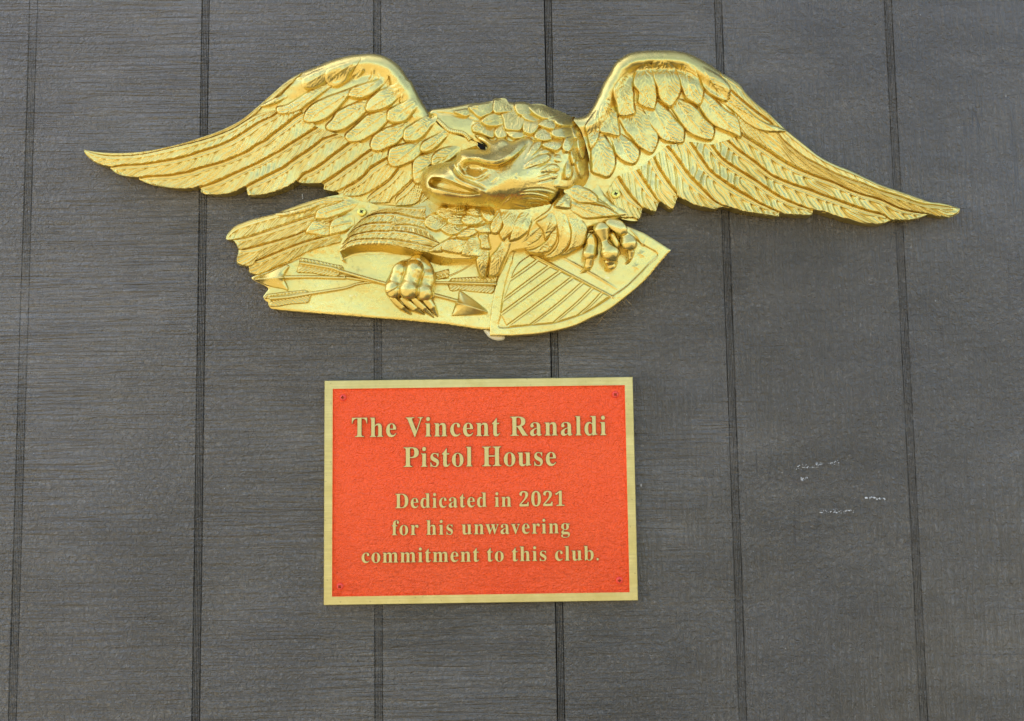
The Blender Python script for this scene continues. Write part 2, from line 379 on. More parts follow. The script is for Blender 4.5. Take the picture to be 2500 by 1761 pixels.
# ------------------------------------------------------------------ grooved siding wall
PITCHW = 0.2032; G0 = -0.5533; GW = 0.0090
wall = empty('siding_wall', (0, 0, 0))
tag(wall, 'dark grey painted wooden siding wall with vertical grooves behind eagle and plaque', 'wall')
ZB, ZT = 0.0, 5.6
def strip_mesh(name, prof, zs, mat, parent):
    """extrude a list of (x,y) profile points up the wall"""
    V = [(x, y, z) for z in zs for x, y in prof]; n = len(prof)
    F = [(k*n+i, k*n+i+1, (k+1)*n+i+1, (k+1)*n+i) for k in range(len(zs)-1) for i in range(n-1)]
    me = bpy.data.meshes.new(name); me.from_pydata(V, [], F); me.update()
    return link(name, me, mat, parent)
for k in range(-2, 14):
    xl = G0+(k-1)*PITCHW+GW/2; xr = G0+k*PITCHW-GW/2
    b = .0005
    strip_mesh('siding_board', [(xl, .012), (xl, .0008), (xl+b, 0), (xr-b, 0), (xr, .0008), (xr, .012)], [ZB, ZT], WALL, wall)
    if not -2 < k < 8: 
        strip_mesh('groove_strip', [(xr, .0022), (xr+GW, .0022)], [ZB, ZT], WALL, wall); continue
    # groove floor: saw-cut ribs, wandering slightly; the sheet joint at the fourth groove is wider and darker
    deep = {1: .95, 2: .7, 3: 1.4, 4: .6, 5: .45, 0: .35}.get(k, .8)
    zs = list(np.linspace(.9, 2.1, 240)); zs = [ZB]+zs+[ZT]
    nr = 4; pts = []
    V = []
    for z in zs:
        row = []
        wob = .0004*float(vnoise(np.array(z*9+k*7.), np.array(k*1.7), 4))
        dd = deep*(1+.35*float(vnoise(np.array(z*14.), np.array(k*3.3), 8))) if k not in (0,) else deep*max(0.0, .75+1.1*float(vnoise(np.array(z*8.), np.array(2.2), 8)))
        row.append((xr, .0016*dd+.0002))
        for r in range(nr+1):
            cx = xr+GW*(r+.5)/(nr+1)+wob
            ww = GW/(nr+1)
            wide = 1.9 if (k == 3 and r == 0) else 1.0
            dep = (.0011 if not (k == 3 and r == 0) else .010)*dd*(1+.4*float(vnoise(np.array(z*22.+r*5), np.array(r*2.3+k), 9)))
            row += [(cx-ww*.26*min(wide, 1.25), .0003*dd), (cx-ww*.07*wide, .0003*dd+dep), (cx+ww*.07*wide, .0003*dd+dep), (cx+ww*.26*min(wide, 1.25), .0003*dd)]
        row.append((xr+GW, .0016*dd+.0002))
        V.append([(x, y, z) for x, y in row])
    n = len(V[0]); VV = [p for r in V for p in r]
    F = [(a*n+i, a*n+i+1, (a+1)*n+i+1, (a+1)*n+i) for a in range(len(V)-1) for i in range(n-1)]
    me = bpy.data.meshes.new('groove_strip'); me.from_pydata(VV, [], F); me.update(); link('groove_strip', me, WALL, wall)
# plain backing so the building behind is solid and shades the wall from the sun
me = bpy.data.meshes.new('wall_backing'); hx = 2.7
me.from_pydata([(x, y, z) for x in (-1.25, hx) for y in (.013, .15) for z in (0, 5.6)], [], [(0, 1, 3, 2), (4, 6, 7, 5), (0, 4, 5, 1), (2, 3, 7, 6), (0, 2, 6, 4), (1, 5, 7, 3)])
link('wall_backing', me, WALL, wall)

def flecks(name, items, mat, parent, kind=None):
    """small irregular paint flecks lying on the wall"""
    V = []; F = []
    for (px, py, rx, ry) in items:
        c = P(px, py, .25); k = random.randint(5, 8); s = len(V); a0 = random.random()*6
        for i in range(k):
            a = a0+i*2*math.pi/k; r = random.uniform(.55, 1.15)
            V.append((c[0]+math.cos(a)*rx*.00047*r, c[1], c[2]+math.sin(a)*ry*.00047*r))
        V.append((c[0], c[1]-.0003, c[2]))
        F += [(s+i, s+(i+1) % k, s+k) for i in range(k)]
    me = bpy.data.meshes.new(name); me.from_pydata(V, [], F); me.update()
    return tag(link(name, me, mat, parent), kind=kind)
def scuff(x0, y0, x1, y1, n, spread, size):
    it = []
    for i in range(n):
        t = random.random()**.9; r = abs(random.gauss(0, 1))
        it.append((x0+(x1-x0)*t, y0+(y1-y0)*t+random.gauss(0, spread), random.uniform(.3, 1.0)*size*(1+.5*r), random.uniform(.3, 1)*size))
    return it
flecks('paint_scuff', scuff(1940, 1144, 2050, 1128, 62, 3, 1.5), WHITE, wall, 'stuff')
flecks('paint_scuff', scuff(1953, 1170, 1973, 1166, 15, 3, 1.9), WHITE, wall, 'stuff')
flecks('paint_scuff', scuff(2112, 1215, 2165, 1219, 32, 1.2, 1.9)+[(2115, 1216, 4, 2.8), (2134, 1215, 5, 2.6)], WHITE, wall, 'stuff')
flecks('paint_scuff', scuff(2000, 1250, 2084, 1246, 46, 2.4, 1.5)+[(2042, 1252, 3, 2), (2073, 1247, 3, 2)], WHITE, wall, 'stuff')
sp = [(random.uniform(0, 2500), random.uniform(0, 1761), random.uniform(.5, 1.1), random.uniform(.5, 1.5)) for _ in range(90)]
sp += [(1040+random.gauss(0, 80), 830+random.gauss(0, 25), .9, 1) for _ in range(22)]+[(1565, 1185, 1, 5), (2456, 235, .9, 4), (738, 478, 1.3, 5), (2247, 37, 1.6, 1.8), (738+1, 484, 1.5, 3)]
flecks('white_speck', sp, WHITE, wall, 'stuff')

# round filled nail head in the right-hand board
me = bpy.data.meshes.new('nail_head'); c = P(2476, 1419, .4); V = [(c[0]+.0046*math.cos(a*.524), -.0001, c[2]+.0046*math.sin(a*.524)) for a in range(12)]+[(c[0]+.0039*math.cos(a*.524), -.0007, c[2]+.0039*math.sin(a*.524)) for a in range(12)]
me.from_pydata(V, [], [(a, (a+1) % 12, 12+(a+1) % 12, 12+a) for a in range(12)]+[tuple(range(12, 24))]); me.update(); link('nail_head', me, WALL, wall)

# ------------------------------------------------------------------ plaque
GL = json.loads('''{".":[219,[[109,111,79,103,57,81,49,51,57,21,79,-1,109,-9,139,-1,161,21,169,51,161,81,139,103]]],"0":[559,[[280,-10,237,-7,198,2,164,16,135,36,110,61,89,91,71,126,58,165,47,208,40,255,35,305,34,359,35,413,40,463,47,509,58,552,71,591,89,625,110,654,135,679,164,699,199,713,237,721,281,724,322,721,360,713,393,699,422,679,446,654,468,625,486,590,500,552,511,508,519,462,523,412,525,358,523,304,519,254,511,208,500,165,486,126,468,91,446,61,421,36,392,16,359,2,321,-7],[280,55,313,64,337,91,353,135,359,170,364,209,367,254,369,303,370,358,369,413,367,462,364,507,359,546,353,580,337,624,313,650,281,659,248,650,223,624,207,580,201,546,195,507,192,462,190,413,189,358,190,303,192,254,195,209,201,170,207,135,223,91,247,64]]],"1":[559,[[97,0,97,53,179,53,202,57,217,67,226,87,229,118,229,619,205,590,182,565,161,544,130,522,100,515,78,520,59,535,46,559,42,589,63,595,85,603,110,613,136,626,165,644,196,666,266,718,378,718,378,118,381,91,388,70,403,57,429,53,510,53,510,0]]],"2":[559,[[35,0,35,103,183,254,212,285,238,313,260,340,278,365,298,397,313,427,324,457,331,487,336,519,337,553,335,588,328,615,316,637,291,656,259,663,228,658,205,644,188,620,176,586,169,543,167,490,131,493,101,500,75,513,55,531,43,557,39,589,42,612,50,635,64,656,83,675,107,692,137,706,172,716,213,722,259,724,312,721,358,713,397,699,430,680,462,646,482,606,488,558,485,524,476,490,465,467,451,443,434,418,412,391,386,360,355,328,328,301,299,271,266,239,230,205,130,110,363,110,392,115,416,128,435,150,446,179,454,210,513,210,508,0]]],"D":[738,[[30,0,30,26,69,32,94,44,106,69,110,111,110,557,108,592,101,618,91,635,74,645,51,651,22,653,22,678,330,678,399,674,460,664,515,646,563,622,604,590,637,552,663,508,682,457,693,401,697,339,683,217,640,122,568,54,469,14,340,0],[331,36,377,41,416,55,449,78,476,112,492,145,505,184,515,230,520,283,522,341,514,450,492,536,454,596,400,633,332,645,301,641,282,631,274,609,271,573,271,107,274,72,282,51,300,40]]],"H":[779,[[23,0,23,26,54,29,77,36,93,47,103,64,109,88,111,120,111,564,106,605,93,631,77,642,54,649,24,653,24,678,360,678,360,653,328,649,304,643,288,633,278,618,273,595,271,564,271,373,509,373,509,564,507,595,502,618,493,633,477,643,453,649,420,653,420,678,755,678,755,653,724,649,701,642,686,632,673,606,669,564,669,120,671,90,677,66,687,49,702,37,725,29,755,26,755,0,420,0,420,26,450,29,474,36,490,46,501,62,507,86,509,120,509,329,271,329,271,120,273,88,279,64,289,47,305,36,329,29,360,26,360,0]]],"P":[622,[[23,0,23,26,54,29,77,36,93,47,103,64,109,88,111,120,111,564,106,605,93,631,77,642,54,649,24,653,24,678,318,678,377,677,428,672,468,665,500,655,532,638,558,617,580,592,596,563,606,530,609,494,605,454,593,417,574,385,546,358,511,335,468,319,418,309,360,306,271,306,271,120,273,88,279,64,289,47,305,36,329,29,360,26,360,0],[271,342,300,342,345,346,379,357,405,376,421,404,432,442,435,490,432,537,424,576,410,605,388,626,359,638,322,642,297,639,282,631,274,616,271,593]]],"R":[704,[[23,0,23,26,54,29,77,36,93,47,103,64,109,88,111,120,111,564,106,605,93,631,77,642,54,649,24,653,24,678,323,678,380,676,431,671,476,662,514,650,547,634,579,609,603,578,616,541,621,498,615,452,597,412,566,379,524,353,469,333,643,75,674,38,690,29,712,26,715,26,715,0,504,0,300,316,271,316,271,120,273,88,279,64,289,47,305,36,329,29,360,26,360,0],[271,348,303,348,350,352,388,364,417,385,436,414,448,452,452,500,445,562,423,607,386,633,334,642,301,639,282,629,274,609,271,574]]],"T":[630,[[137,0,137,26,169,28,194,35,212,46,223,63,230,88,232,120,232,645,222,645,173,640,131,625,97,601,71,567,53,524,43,473,16,473,16,678,611,678,611,472,586,472,573,534,548,583,511,617,462,638,400,645,392,645,392,120,394,87,401,62,412,45,429,34,454,28,488,26,488,0]]],"V":[637,[[316,-19,66,567,50,600,34,626,12,644,-21,653,-21,678,314,678,314,653,274,651,248,644,232,630,227,610,230,591,240,563,385,213,518,562,525,587,528,609,523,630,509,643,483,650,445,653,445,678,658,678,658,653,630,649,608,637,595,622,582,600,569,570,342,-19]]],"a":[512,[[379,-15,337,-8,310,15,298,52,263,24,225,3,185,-9,142,-13,110,-10,82,0,60,17,43,39,33,65,30,94,37,135,59,172,95,203,123,219,158,236,198,252,244,268,296,283,296,359,292,395,278,421,255,435,220,440,184,436,162,426,155,408,169,382,179,363,183,344,178,320,164,301,142,288,115,284,87,289,67,303,53,324,49,352,55,385,73,415,92,432,114,446,141,458,171,467,205,472,241,474,291,472,332,464,366,452,392,435,416,404,431,363,436,313,436,93,439,59,453,51,477,62,490,41,456,10,419,-9],[225,50,241,53,259,61,278,75,296,94,296,252,244,234,206,206,184,170,176,125,181,83,198,58]]],"b":[537,[[64,-17,64,578,62,617,55,638,39,649,12,654,12,678,206,678,206,415,241,448,282,467,329,474,363,471,394,461,423,445,448,423,469,397,486,365,499,329,506,290,509,247,506,198,496,153,481,112,459,75,433,44,402,19,366,0,328,-11,286,-15,253,-11,220,-1,188,17,156,42,79,-17],[272,21,304,27,328,44,345,73,354,104,360,141,364,186,365,238,363,294,356,339,344,374,327,398,304,412,274,417,252,413,231,402,215,383,206,360,206,102,213,57,235,30]]],"c":[437,[[232,-15,195,-12,161,-1,129,16,100,39,76,68,56,101,41,139,32,179,29,223,32,270,43,313,60,353,82,388,110,417,143,442,179,460,218,471,260,475,305,472,342,461,373,444,395,421,409,395,413,365,409,340,397,321,377,308,352,304,319,312,299,335,292,373,293,389,294,404,284,433,252,442,215,432,188,401,172,350,167,279,169,228,176,183,188,145,204,114,232,82,265,63,304,57,339,63,372,79,404,107,424,90,392,52,357,23,319,2,277,-11]]],"d":[551,[[208,-15,175,-12,144,-1,116,16,90,38,69,66,52,99,39,136,32,176,29,219,32,268,40,313,54,354,72,389,94,419,121,443,151,460,183,471,217,474,261,468,299,449,332,417,332,597,328,623,316,641,294,650,262,654,262,678,475,678,475,112,477,81,484,61,498,48,526,41,526,16,484,14,438,8,387,-1,332,-15,332,58,309,26,280,3,247,-10],[255,42,278,47,301,62,320,84,332,113,332,360,324,383,307,402,285,414,259,418,231,413,209,397,194,372,186,345,180,312,176,273,175,228,176,184,179,146,185,113,193,87,208,62,229,47]]],"e":[448,[[229,-15,192,-12,157,-1,126,16,98,39,74,68,55,102,41,142,32,186,29,234,32,279,41,320,56,358,76,391,101,420,130,443,162,460,197,471,234,474,275,470,311,460,343,442,371,417,393,386,408,349,418,306,421,258,421,247,174,247,180,181,195,129,219,92,253,70,297,63,335,70,370,92,402,128,424,108,393,64,358,29,319,5,276,-10],[173,286,300,286,300,320,299,358,294,389,288,413,269,435,240,442,211,433,190,407,177,364,173,303]]],"f":[318,[[22,0,22,24,59,33,74,52,77,72,78,109,78,412,24,412,24,462,78,462,78,526,83,575,99,616,126,649,162,673,206,687,259,692,298,689,331,679,357,664,376,643,388,620,392,595,388,567,375,546,356,533,334,529,310,533,291,544,279,560,275,582,278,603,287,626,292,635,294,644,288,656,268,660,243,655,229,640,222,615,220,581,220,462,303,462,303,412,220,412,220,97,224,60,235,38,258,28,297,24,297,0]]],"g":[487,[[217,-209,171,-207,132,-202,98,-193,71,-181,43,-160,27,-137,21,-111,30,-81,57,-57,102,-38,65,-15,42,13,35,45,38,69,47,90,63,110,85,128,115,146,152,164,100,190,63,224,40,266,33,316,36,346,45,374,59,399,79,420,102,439,131,454,162,465,197,472,234,474,273,472,310,465,347,453,472,453,472,399,399,399,418,369,430,337,434,303,431,275,424,249,411,225,394,204,373,186,348,172,320,161,289,155,256,153,234,154,211,155,187,151,168,141,154,125,150,106,165,81,210,73,261,73,310,72,351,67,386,60,413,50,435,36,451,19,461,-2,468,-26,470,-55,463,-100,441,-137,406,-168,370,-186,326,-199,275,-206],[234,185,264,193,284,217,291,242,296,274,297,314,296,354,291,386,284,411,264,434,234,442,204,434,185,411,176,386,172,354,170,314,172,274,176,242,185,217,204,193],[239,-173,306,-168,354,-154,382,-131,392,-98,387,-76,371,-62,344,-54,305,-51,144,-51,118,-77,109,-108,117,-133,141,-154,166,-165,198,-171]]],"h":[567,[[27,0,27,24,52,28,67,38,75,56,78,83,78,594,76,621,68,639,53,650,28,655,28,678,220,678,220,397,250,431,284,455,321,469,362,474,419,464,460,434,484,385,492,315,492,83,495,56,502,39,517,28,541,24,541,0,301,0,301,24,308,24,331,31,345,50,350,83,350,323,348,359,341,384,327,399,302,404,272,398,245,380,220,350,220,83,222,56,230,39,244,28,268,24,268,0]]],"i":[295,[[150,539,121,544,97,561,80,585,75,614,80,644,97,668,121,685,150,690,179,685,204,668,220,644,225,614,220,585,203,561,179,544],[27,0,27,24,52,29,68,38,75,55,78,83,78,375,76,406,70,424,55,433,30,437,31,462,221,462,221,83,223,56,230,39,244,29,268,24,268,0]]],"l":[297,[[27,0,27,24,52,29,68,38,75,55,78,83,78,592,76,620,70,639,56,650,30,654,30,678,221,678,221,83,223,56,230,39,244,29,268,24,268,0]]],"m":[825,[[27,0,27,24,52,28,67,38,75,56,78,83,78,377,76,404,68,423,53,434,28,438,28,462,218,462,218,394,248,429,280,454,315,469,353,474,399,469,435,453,461,426,477,389,508,426,542,453,580,469,622,474,678,464,718,434,742,385,750,315,750,83,752,56,760,39,774,28,798,24,798,0,562,0,562,24,586,28,600,39,608,57,610,83,610,323,608,359,601,384,587,399,562,404,534,398,507,381,483,353,483,83,485,57,493,39,507,28,530,24,530,0,297,0,297,24,321,28,335,39,343,57,345,83,345,323,343,358,336,384,322,399,297,404,267,398,241,380,218,350,218,83,220,57,227,40,241,29,264,24,264,0]]],"n":[567,[[27,0,27,24,52,28,67,38,75,56,78,83,78,377,76,404,68,423,53,434,28,438,28,462,220,462,220,398,250,431,283,455,321,469,362,474,419,464,460,434,484,385,492,315,492,83,495,56,502,39,517,28,541,24,541,0,301,0,301,24,308,24,331,31,345,50,350,83,350,323,348,359,341,384,327,399,302,404,272,398,245,380,220,350,220,83,222,56,230,39,244,28,268,24,268,0]]],"o":[501,[[251,-15,209,-11,170,-1,135,17,103,41,77,70,56,105,40,143,31,185,28,229,31,275,40,317,56,356,77,390,103,419,135,443,170,460,208,471,250,474,292,471,330,460,365,443,396,420,422,391,444,357,459,318,469,276,472,229,469,183,459,141,444,102,422,68,396,39,366,16,331,-1,293,-12],[251,17,276,22,296,35,311,58,319,84,324,121,325,152,327,188,327,229,326,289,323,338,317,376,309,403,295,426,275,440,251,445,225,440,205,426,191,403,184,376,178,338,175,290,174,230,174,189,176,153,178,122,183,84,191,58,206,35,226,22]]],"r":[428,[[27,0,27,24,52,29,68,38,75,55,78,83,78,375,76,406,69,425,55,433,30,437,31,462,217,462,217,375,235,405,256,429,279,449,302,463,325,471,347,474,384,469,410,453,426,428,431,396,427,370,414,349,394,336,369,331,346,334,331,344,308,372,296,383,281,387,261,380,241,360,230,339,224,315,222,286,222,83,226,55,237,38,258,28,294,24,294,0]]],"s":[429,[[225,-15,197,-12,164,-5,129,9,109,13,89,6,76,-13,53,-13,53,157,79,157,91,118,107,85,129,58,154,38,181,26,209,22,242,26,266,40,281,60,286,87,280,113,262,136,232,156,159,193,127,211,101,231,81,252,67,275,58,300,55,328,60,368,73,403,97,433,128,456,165,470,210,475,247,471,296,458,307,456,317,454,332,459,343,475,363,475,363,330,340,330,328,363,312,391,293,413,271,428,247,438,222,441,194,437,173,426,160,408,156,386,160,364,172,346,191,330,218,315,285,282,316,265,341,246,360,226,373,202,380,174,383,141,378,96,364,58,340,27,307,4,269,-10]]],"t":[340,[[184,-14,148,-11,119,-1,98,16,84,39,75,69,72,106,72,415,30,415,30,446,59,474,85,500,109,526,131,550,156,579,176,606,192,631,215,631,215,462,309,462,309,415,215,415,215,122,217,95,223,76,233,64,250,60,272,66,291,83,307,111,331,98,305,49,271,14,231,-7]]],"u":[558,[[195,-15,153,-10,121,3,97,26,81,57,71,96,68,144,68,369,66,399,59,421,43,433,17,438,17,462,211,462,211,110,214,87,225,69,241,57,263,53,292,58,318,73,340,98,340,369,337,401,329,422,312,434,282,438,282,462,482,462,482,104,485,76,493,58,509,49,536,44,536,19,493,17,446,11,395,0,340,-15,340,60,322,38,301,20,277,5,251,-6,224,-13]]],"v":[456,[[212,-15,57,369,33,419,18,432,-4,437,-4,462,244,462,244,438,232,438,202,431,192,411,194,399,275,182,351,376,359,405,345,430,303,438,303,462,454,462,454,439,430,430,414,415,401,393,387,362,238,-15]]],"w":[647,[[182,-15,25,394,9,424,-16,437,-16,462,206,462,206,437,178,431,170,411,172,396,178,376,248,189,314,350,299,396,282,430,270,436,250,439,250,462,481,462,481,437,450,430,440,411,441,401,443,390,500,210,569,381,576,410,566,430,530,439,530,462,663,462,663,439,645,435,633,424,613,384,453,-15,430,-15,332,293,208,-15]]]}''')
PX, PZ, PW, PH, PR = -.031, -.0827+EYE, .3513, .2507, -.0016
plaque = empty('dedication_plaque', (PX, 0, PZ)); plaque.rotation_euler = (0, -PR, 0)
tag(plaque, 'rectangular cast plaque with brass border, red field and raised dedication lettering', 'plaque')
TH, TF = .0075, .0056           # border face and field face heights
BW, BWL = .0098, .0104
def box_bm(name, x0, x1, z0, z1, y0, y1, mat, parent, bev=.0006):
    bm = bmesh.new()
    vs = [bm.verts.new((x, y, z)) for x in (x0, x1) for y in (y0, y1) for z in (z0, z1)]
    for f in ((0, 1, 3, 2), (4, 6, 7, 5), (0, 4, 5, 1), (2, 3, 7, 6), (0, 2, 6, 4), (1, 5, 7, 3)): bm.faces.new([vs[i] for i in f])
    bmesh.ops.recalc_face_normals(bm, faces=bm.faces)
    if bev: bmesh.ops.bevel(bm, geom=list(bm.edges), offset=bev, segments=2, affect='EDGES', profile=.5)
    me = bpy.data.meshes.new(name); bm.to_mesh(me); bm.free()
    return link(name, me, mat, parent)
def mitre_bar(name, side):
    """one side of the cast border: outer rounded edge, flat face, inner sloping bevel"""
    hw, hh = PW/2, PH/2
    prof = [(0, 0), (0, TH-.0007), (.0007, TH), (BW-.0004, TH), (BW+.0009, TF-.0002)]
    V = []
    for e in (-1, 1):
        for (i, y) in prof:
            if side == 'top': V.append((e*(hw-i), -y, hh-i))
            elif side == 'bottom': V.append((-e*(hw-i), -y, -hh+i))
            elif side == 'left': V.append((-hw+i, -y, e*(hh-i)))
            else: V.append((hw-i, -y, -e*(hh-i)))
    n = len(prof); F = [(i, i+1, n+i+1, n+i) for i in range(n-1)]
    me = bpy.data.meshes.new(name); me.from_pydata(V, [], F); me.update()
    o = link(name, me, BRASS if side in ('top', 'bottom') else BRASSV, plaque)
    me.materials.append(RED); me.polygons[n-2].material_index = 1     # the inner slope is painted red
    return o
for s_ in ('top', 'bottom', 'left', 'right'): mitre_bar('border', s_)
bmf = bmesh.new(); hw, hh = PW/2-BW, PH/2-BW
nx, nz = 60, 44
g = [[bmf.verts.new((-hw+2*hw*i/nx, -TF, -hh+2*hh*j/nz)) for i in range(nx+1)] for j in range(nz+1)]
for j in range(nz):
    for i in range(nx): bmf.faces.new((g[j][i], g[j][i+1], g[j+1][i+1], g[j+1][i]))
me = bpy.data.meshes.new('red_field'); bmf.to_mesh(me); bmf.free(); link('red_field', me, RED, plaque)
def glyph_mesh(ch):
    cu = bpy.data.curves.new('letter', 'CURVE'); cu.dimensions = '2D'; cu.fill_mode = 'BOTH'
    for p in GL[ch][1]:
        sp_ = cu.splines.new('POLY'); n = len(p)//2; sp_.points.add(n-1)
        for i in range(n): sp_.points[i].co = (p[2*i]/1000, p[2*i+1]/1000, 0, 1)
        sp_.use_cyclic_u = True
    cu.extrude = .062; cu.bevel_depth = .009; cu.bevel_resolution = 1; cu.offset = -.004
    o = bpy.data.objects.new('t', cu); col.objects.link(o)
    dg = bpy.context.evaluated_depsgraph_get(); dg.update()
    me = bpy.data.meshes.new_from_object(o.evaluated_get(dg)); bpy.data.objects.remove(o); bpy.data.curves.remove(cu)
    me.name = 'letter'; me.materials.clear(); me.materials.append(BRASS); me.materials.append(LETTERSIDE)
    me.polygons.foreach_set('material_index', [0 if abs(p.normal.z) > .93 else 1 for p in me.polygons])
    return me
GM = {}
def wall_to_plaque(p):
    v = Vector(p)-Vector((PX, 0, PZ)); c, s = math.cos(PR), math.sin(PR)
    return (v.x*c+v.z*s, -v.x*s+v.z*c)
def text_line(txt, xl, yl, xr, yr, cap, stretch=1.):
    a = wall_to_plaque(P(xl, yl, TF*1000+1)); b = wall_to_plaque(P(xr, yr, TF*1000+1))
    size = cap*.00047/.676
    total = b[0]-a[0]
    nat = sum((GL[c][0]/1000 if c != ' ' else .25)*size*stretch for c in txt)
    tr = (total-nat)/(len(txt)-1)*1.0
    x = a[0]; n_sp = txt.count(' ')
    for i, c in enumerate(txt):
        if c != ' ':
            if c not in GM: GM[c] = glyph_mesh(c)
            o = bpy.data.objects.new('letter', GM[c]); col.objects.link(o); o.parent = plaque
            t = (x-a[0])/total
            o.location = (x, -TF, a[1]+(b[1]-a[1])*t); o.scale = (size*stretch, size, size*.9); o.rotation_euler = (math.radians(90), 0, 0)
            x += GL[c][0]/1000*size*stretch+tr
        else: x += .25*size*stretch+tr*1.0
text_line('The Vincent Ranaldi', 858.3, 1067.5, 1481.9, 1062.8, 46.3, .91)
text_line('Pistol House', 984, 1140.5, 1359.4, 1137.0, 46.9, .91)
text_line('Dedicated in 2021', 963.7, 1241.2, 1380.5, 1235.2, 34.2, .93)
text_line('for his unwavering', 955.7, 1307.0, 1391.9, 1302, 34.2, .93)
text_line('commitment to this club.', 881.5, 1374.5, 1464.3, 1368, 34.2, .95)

def screw_head(name, c, r, dome, mat, parent, rot=0., tail=.002, slot=.20, square=False):
    """round head with a cross recess cut as real geometry"""
    bm = bmesh.new(); N = 32; rings = [(1, 0), (.97, .35), (.86, .70), (.66, .92), (.52, 1.0)]
    prev = None
    for (rr, hh_) in rings:
        ring = [bm.verts.new((r*rr*math.cos(2*math.pi*i/N), -dome*hh_, r*rr*math.sin(2*math.pi*i/N))) for i in range(N)]
        if prev:
            for i in range(N): bm.faces.new((prev[i], prev[(i+1) % N], ring[(i+1) % N], ring[i]))
        else:
            low = [bm.verts.new((v.co.x, tail, v.co.z)) for v in ring]
            for i in range(N): bm.faces.new((low[i], low[(i+1) % N], ring[(i+1) % N], ring[i]))
        prev = ring
    # top disc with a cross-shaped hole: polar grid, cells inside the cross sink
    M_ = 7; last = prev
    def sunk(x, z):
        c_, s_ = math.cos(rot), math.sin(rot); a, b = x*c_+z*s_, -x*s_+z*c_
        return (abs(a) < slot*r*.5 and abs(b) < .46*r) or (abs(b) < slot*r*.5 and abs(a) < .46*r)
    G_ = 40; half = .52*r
    me = bpy.data.meshes.new(name); bm.to_mesh(me); bm.free()
    V = [tuple(v.co) for v in me.vertices]; F = [tuple(p.vertices) for p in me.polygons]; bpy.data.meshes.remove(me)
    def quad(a, b, c_, d): s = len(V); V.extend([a, b, c_, d]); F.append((s, s+1, s+2, s+3))
    mi = [0]*len(F)
    st = 2*half/G_
    for i in range(G_):
        for j in range(G_):
            x = -half+(i+.5)*st; z = -half+(j+.5)*st
            if math.hypot(x, z) > half+st*.3: continue
            y = dome*.35 if sunk(x, z) else -dome
            x0, x1, z0, z1 = x-st/2, x+st/2, z-st/2, z+st/2
            quad((x0, y, z0), (x1, y, z0), (x1, y, z1), (x0, y, z1)); mi.append(1 if y > 0 else 0)
            if y > 0:
                for (dx, dz, e) in ((st, 0, ((x1, z0), (x1, z1))), (-st, 0, ((x0, z0), (x0, z1))), (0, st, ((x0, z1), (x1, z1))), (0, -st, ((x0, z0), (x1, z0)))):
                    if not sunk(x+dx, z+dz):
                        (a, b), (c_, d) = e; quad((a, y, b), (c_, y, d), (c_, -dome, d), (a, -dome, b)); mi.append(1)
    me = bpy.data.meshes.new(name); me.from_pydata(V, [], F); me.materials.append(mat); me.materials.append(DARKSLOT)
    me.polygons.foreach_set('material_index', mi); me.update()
    o = bpy.data.objects.new(name, me); col.objects.link(o); o.parent = parent; o.location = c
    return o
for (px, py, rt) in ((837, 970.9, 0.05), (1502.3, 963.5, .62), (829.6, 1432.5, .75), (1512.5, 1417.3, .1)):
    a = wall_to_plaque(P(px, py, TF*1000+1.5))
    screw_head('screw', (a[0], -TF, a[1]), .0040, .0019, SCREWRED, plaque, rt, slot=.32)

# ------------------------------------------------------------------ eagle
C0 = P(1250, 470, 0); eagle = empty('gilded_eagle', (float(C0[0]), 0, float(C0[2])))
tag(eagle, 'gold painted cast relief eagle with spread wings holding arrows and striped shield', 'eagle ornament')

# ---- left wing (viewer's left)
LEADL = smooth(Z('C 215 340 185 300 150 240 100 160 60 80 20 0 B 1600 370 1530 265 1450 195 1350 145 1250 128 1150 130 1000 150 850 190 700 250 520 325 430 380 340 450 230 550 120 645 A 1720 660 1580 775 1400 870 1200 945 950 1020 700 1075 500 1100 330 1105 150 1095 20 1072'))
mL = TPS([(205, 368, 9), (300, 385, 11), (420, 360, 14), (450, 395, 12), (520, 330, 16), (600, 270, 20), (600, 380, 13), (620, 450, 12), (700, 210, 25), (690, 300, 18), (720, 420, 14), (740, 450, 13),
          (780, 160, 30), (800, 240, 23), (800, 340, 18), (850, 440, 17), (850, 470, 15), (880, 150, 33), (900, 220, 28), (900, 320, 22), (920, 420, 20), (950, 200, 35), (980, 280, 31), (980, 380, 26), (980, 460, 21), (1030, 290, 31), (1050, 360, 27), (930, 490, 17), (1050, 500, 19)], .02)
def macroL(X, Y):
    d = segdist(X, Y, LEADL[::2])[0]
    root = np.clip((X-560)/160, 0.25, 1)
    t = np.clip(1-d/(20*root), 0, 1)
    # thick rounded arm with a hollow behind it
    g = np.clip((X-700)/80, 0, 1)*np.clip((1040-X)/60, 0, 1)
    return mL(X, Y)-(10*root)*(1-np.sqrt(1-t*t))+g*(2.6*np.exp(-((d-24)/14)**2)-2.4*np.exp(-((d-52)/13)**2))
wl_out = np.vstack([LEADL[::3], Z('A 20 1072 30 1110 80 1165 150 1213 285 1250 370 1318 450 1338 560 1350 640 1403 730 1428 950 1460 1160 1443 1190 1500 1380 1518 1500 1498 B 5 1440 25 1520 150 1523 400 1450 515 1387 620 1408 765 1415 775 1465 900 1490 965 1535 1190 1600 G 265 205 500 205 620 125 C 180 1130 140 1000 300 800 460 700 620 640 680 610 560 560 400 500 300 440')])
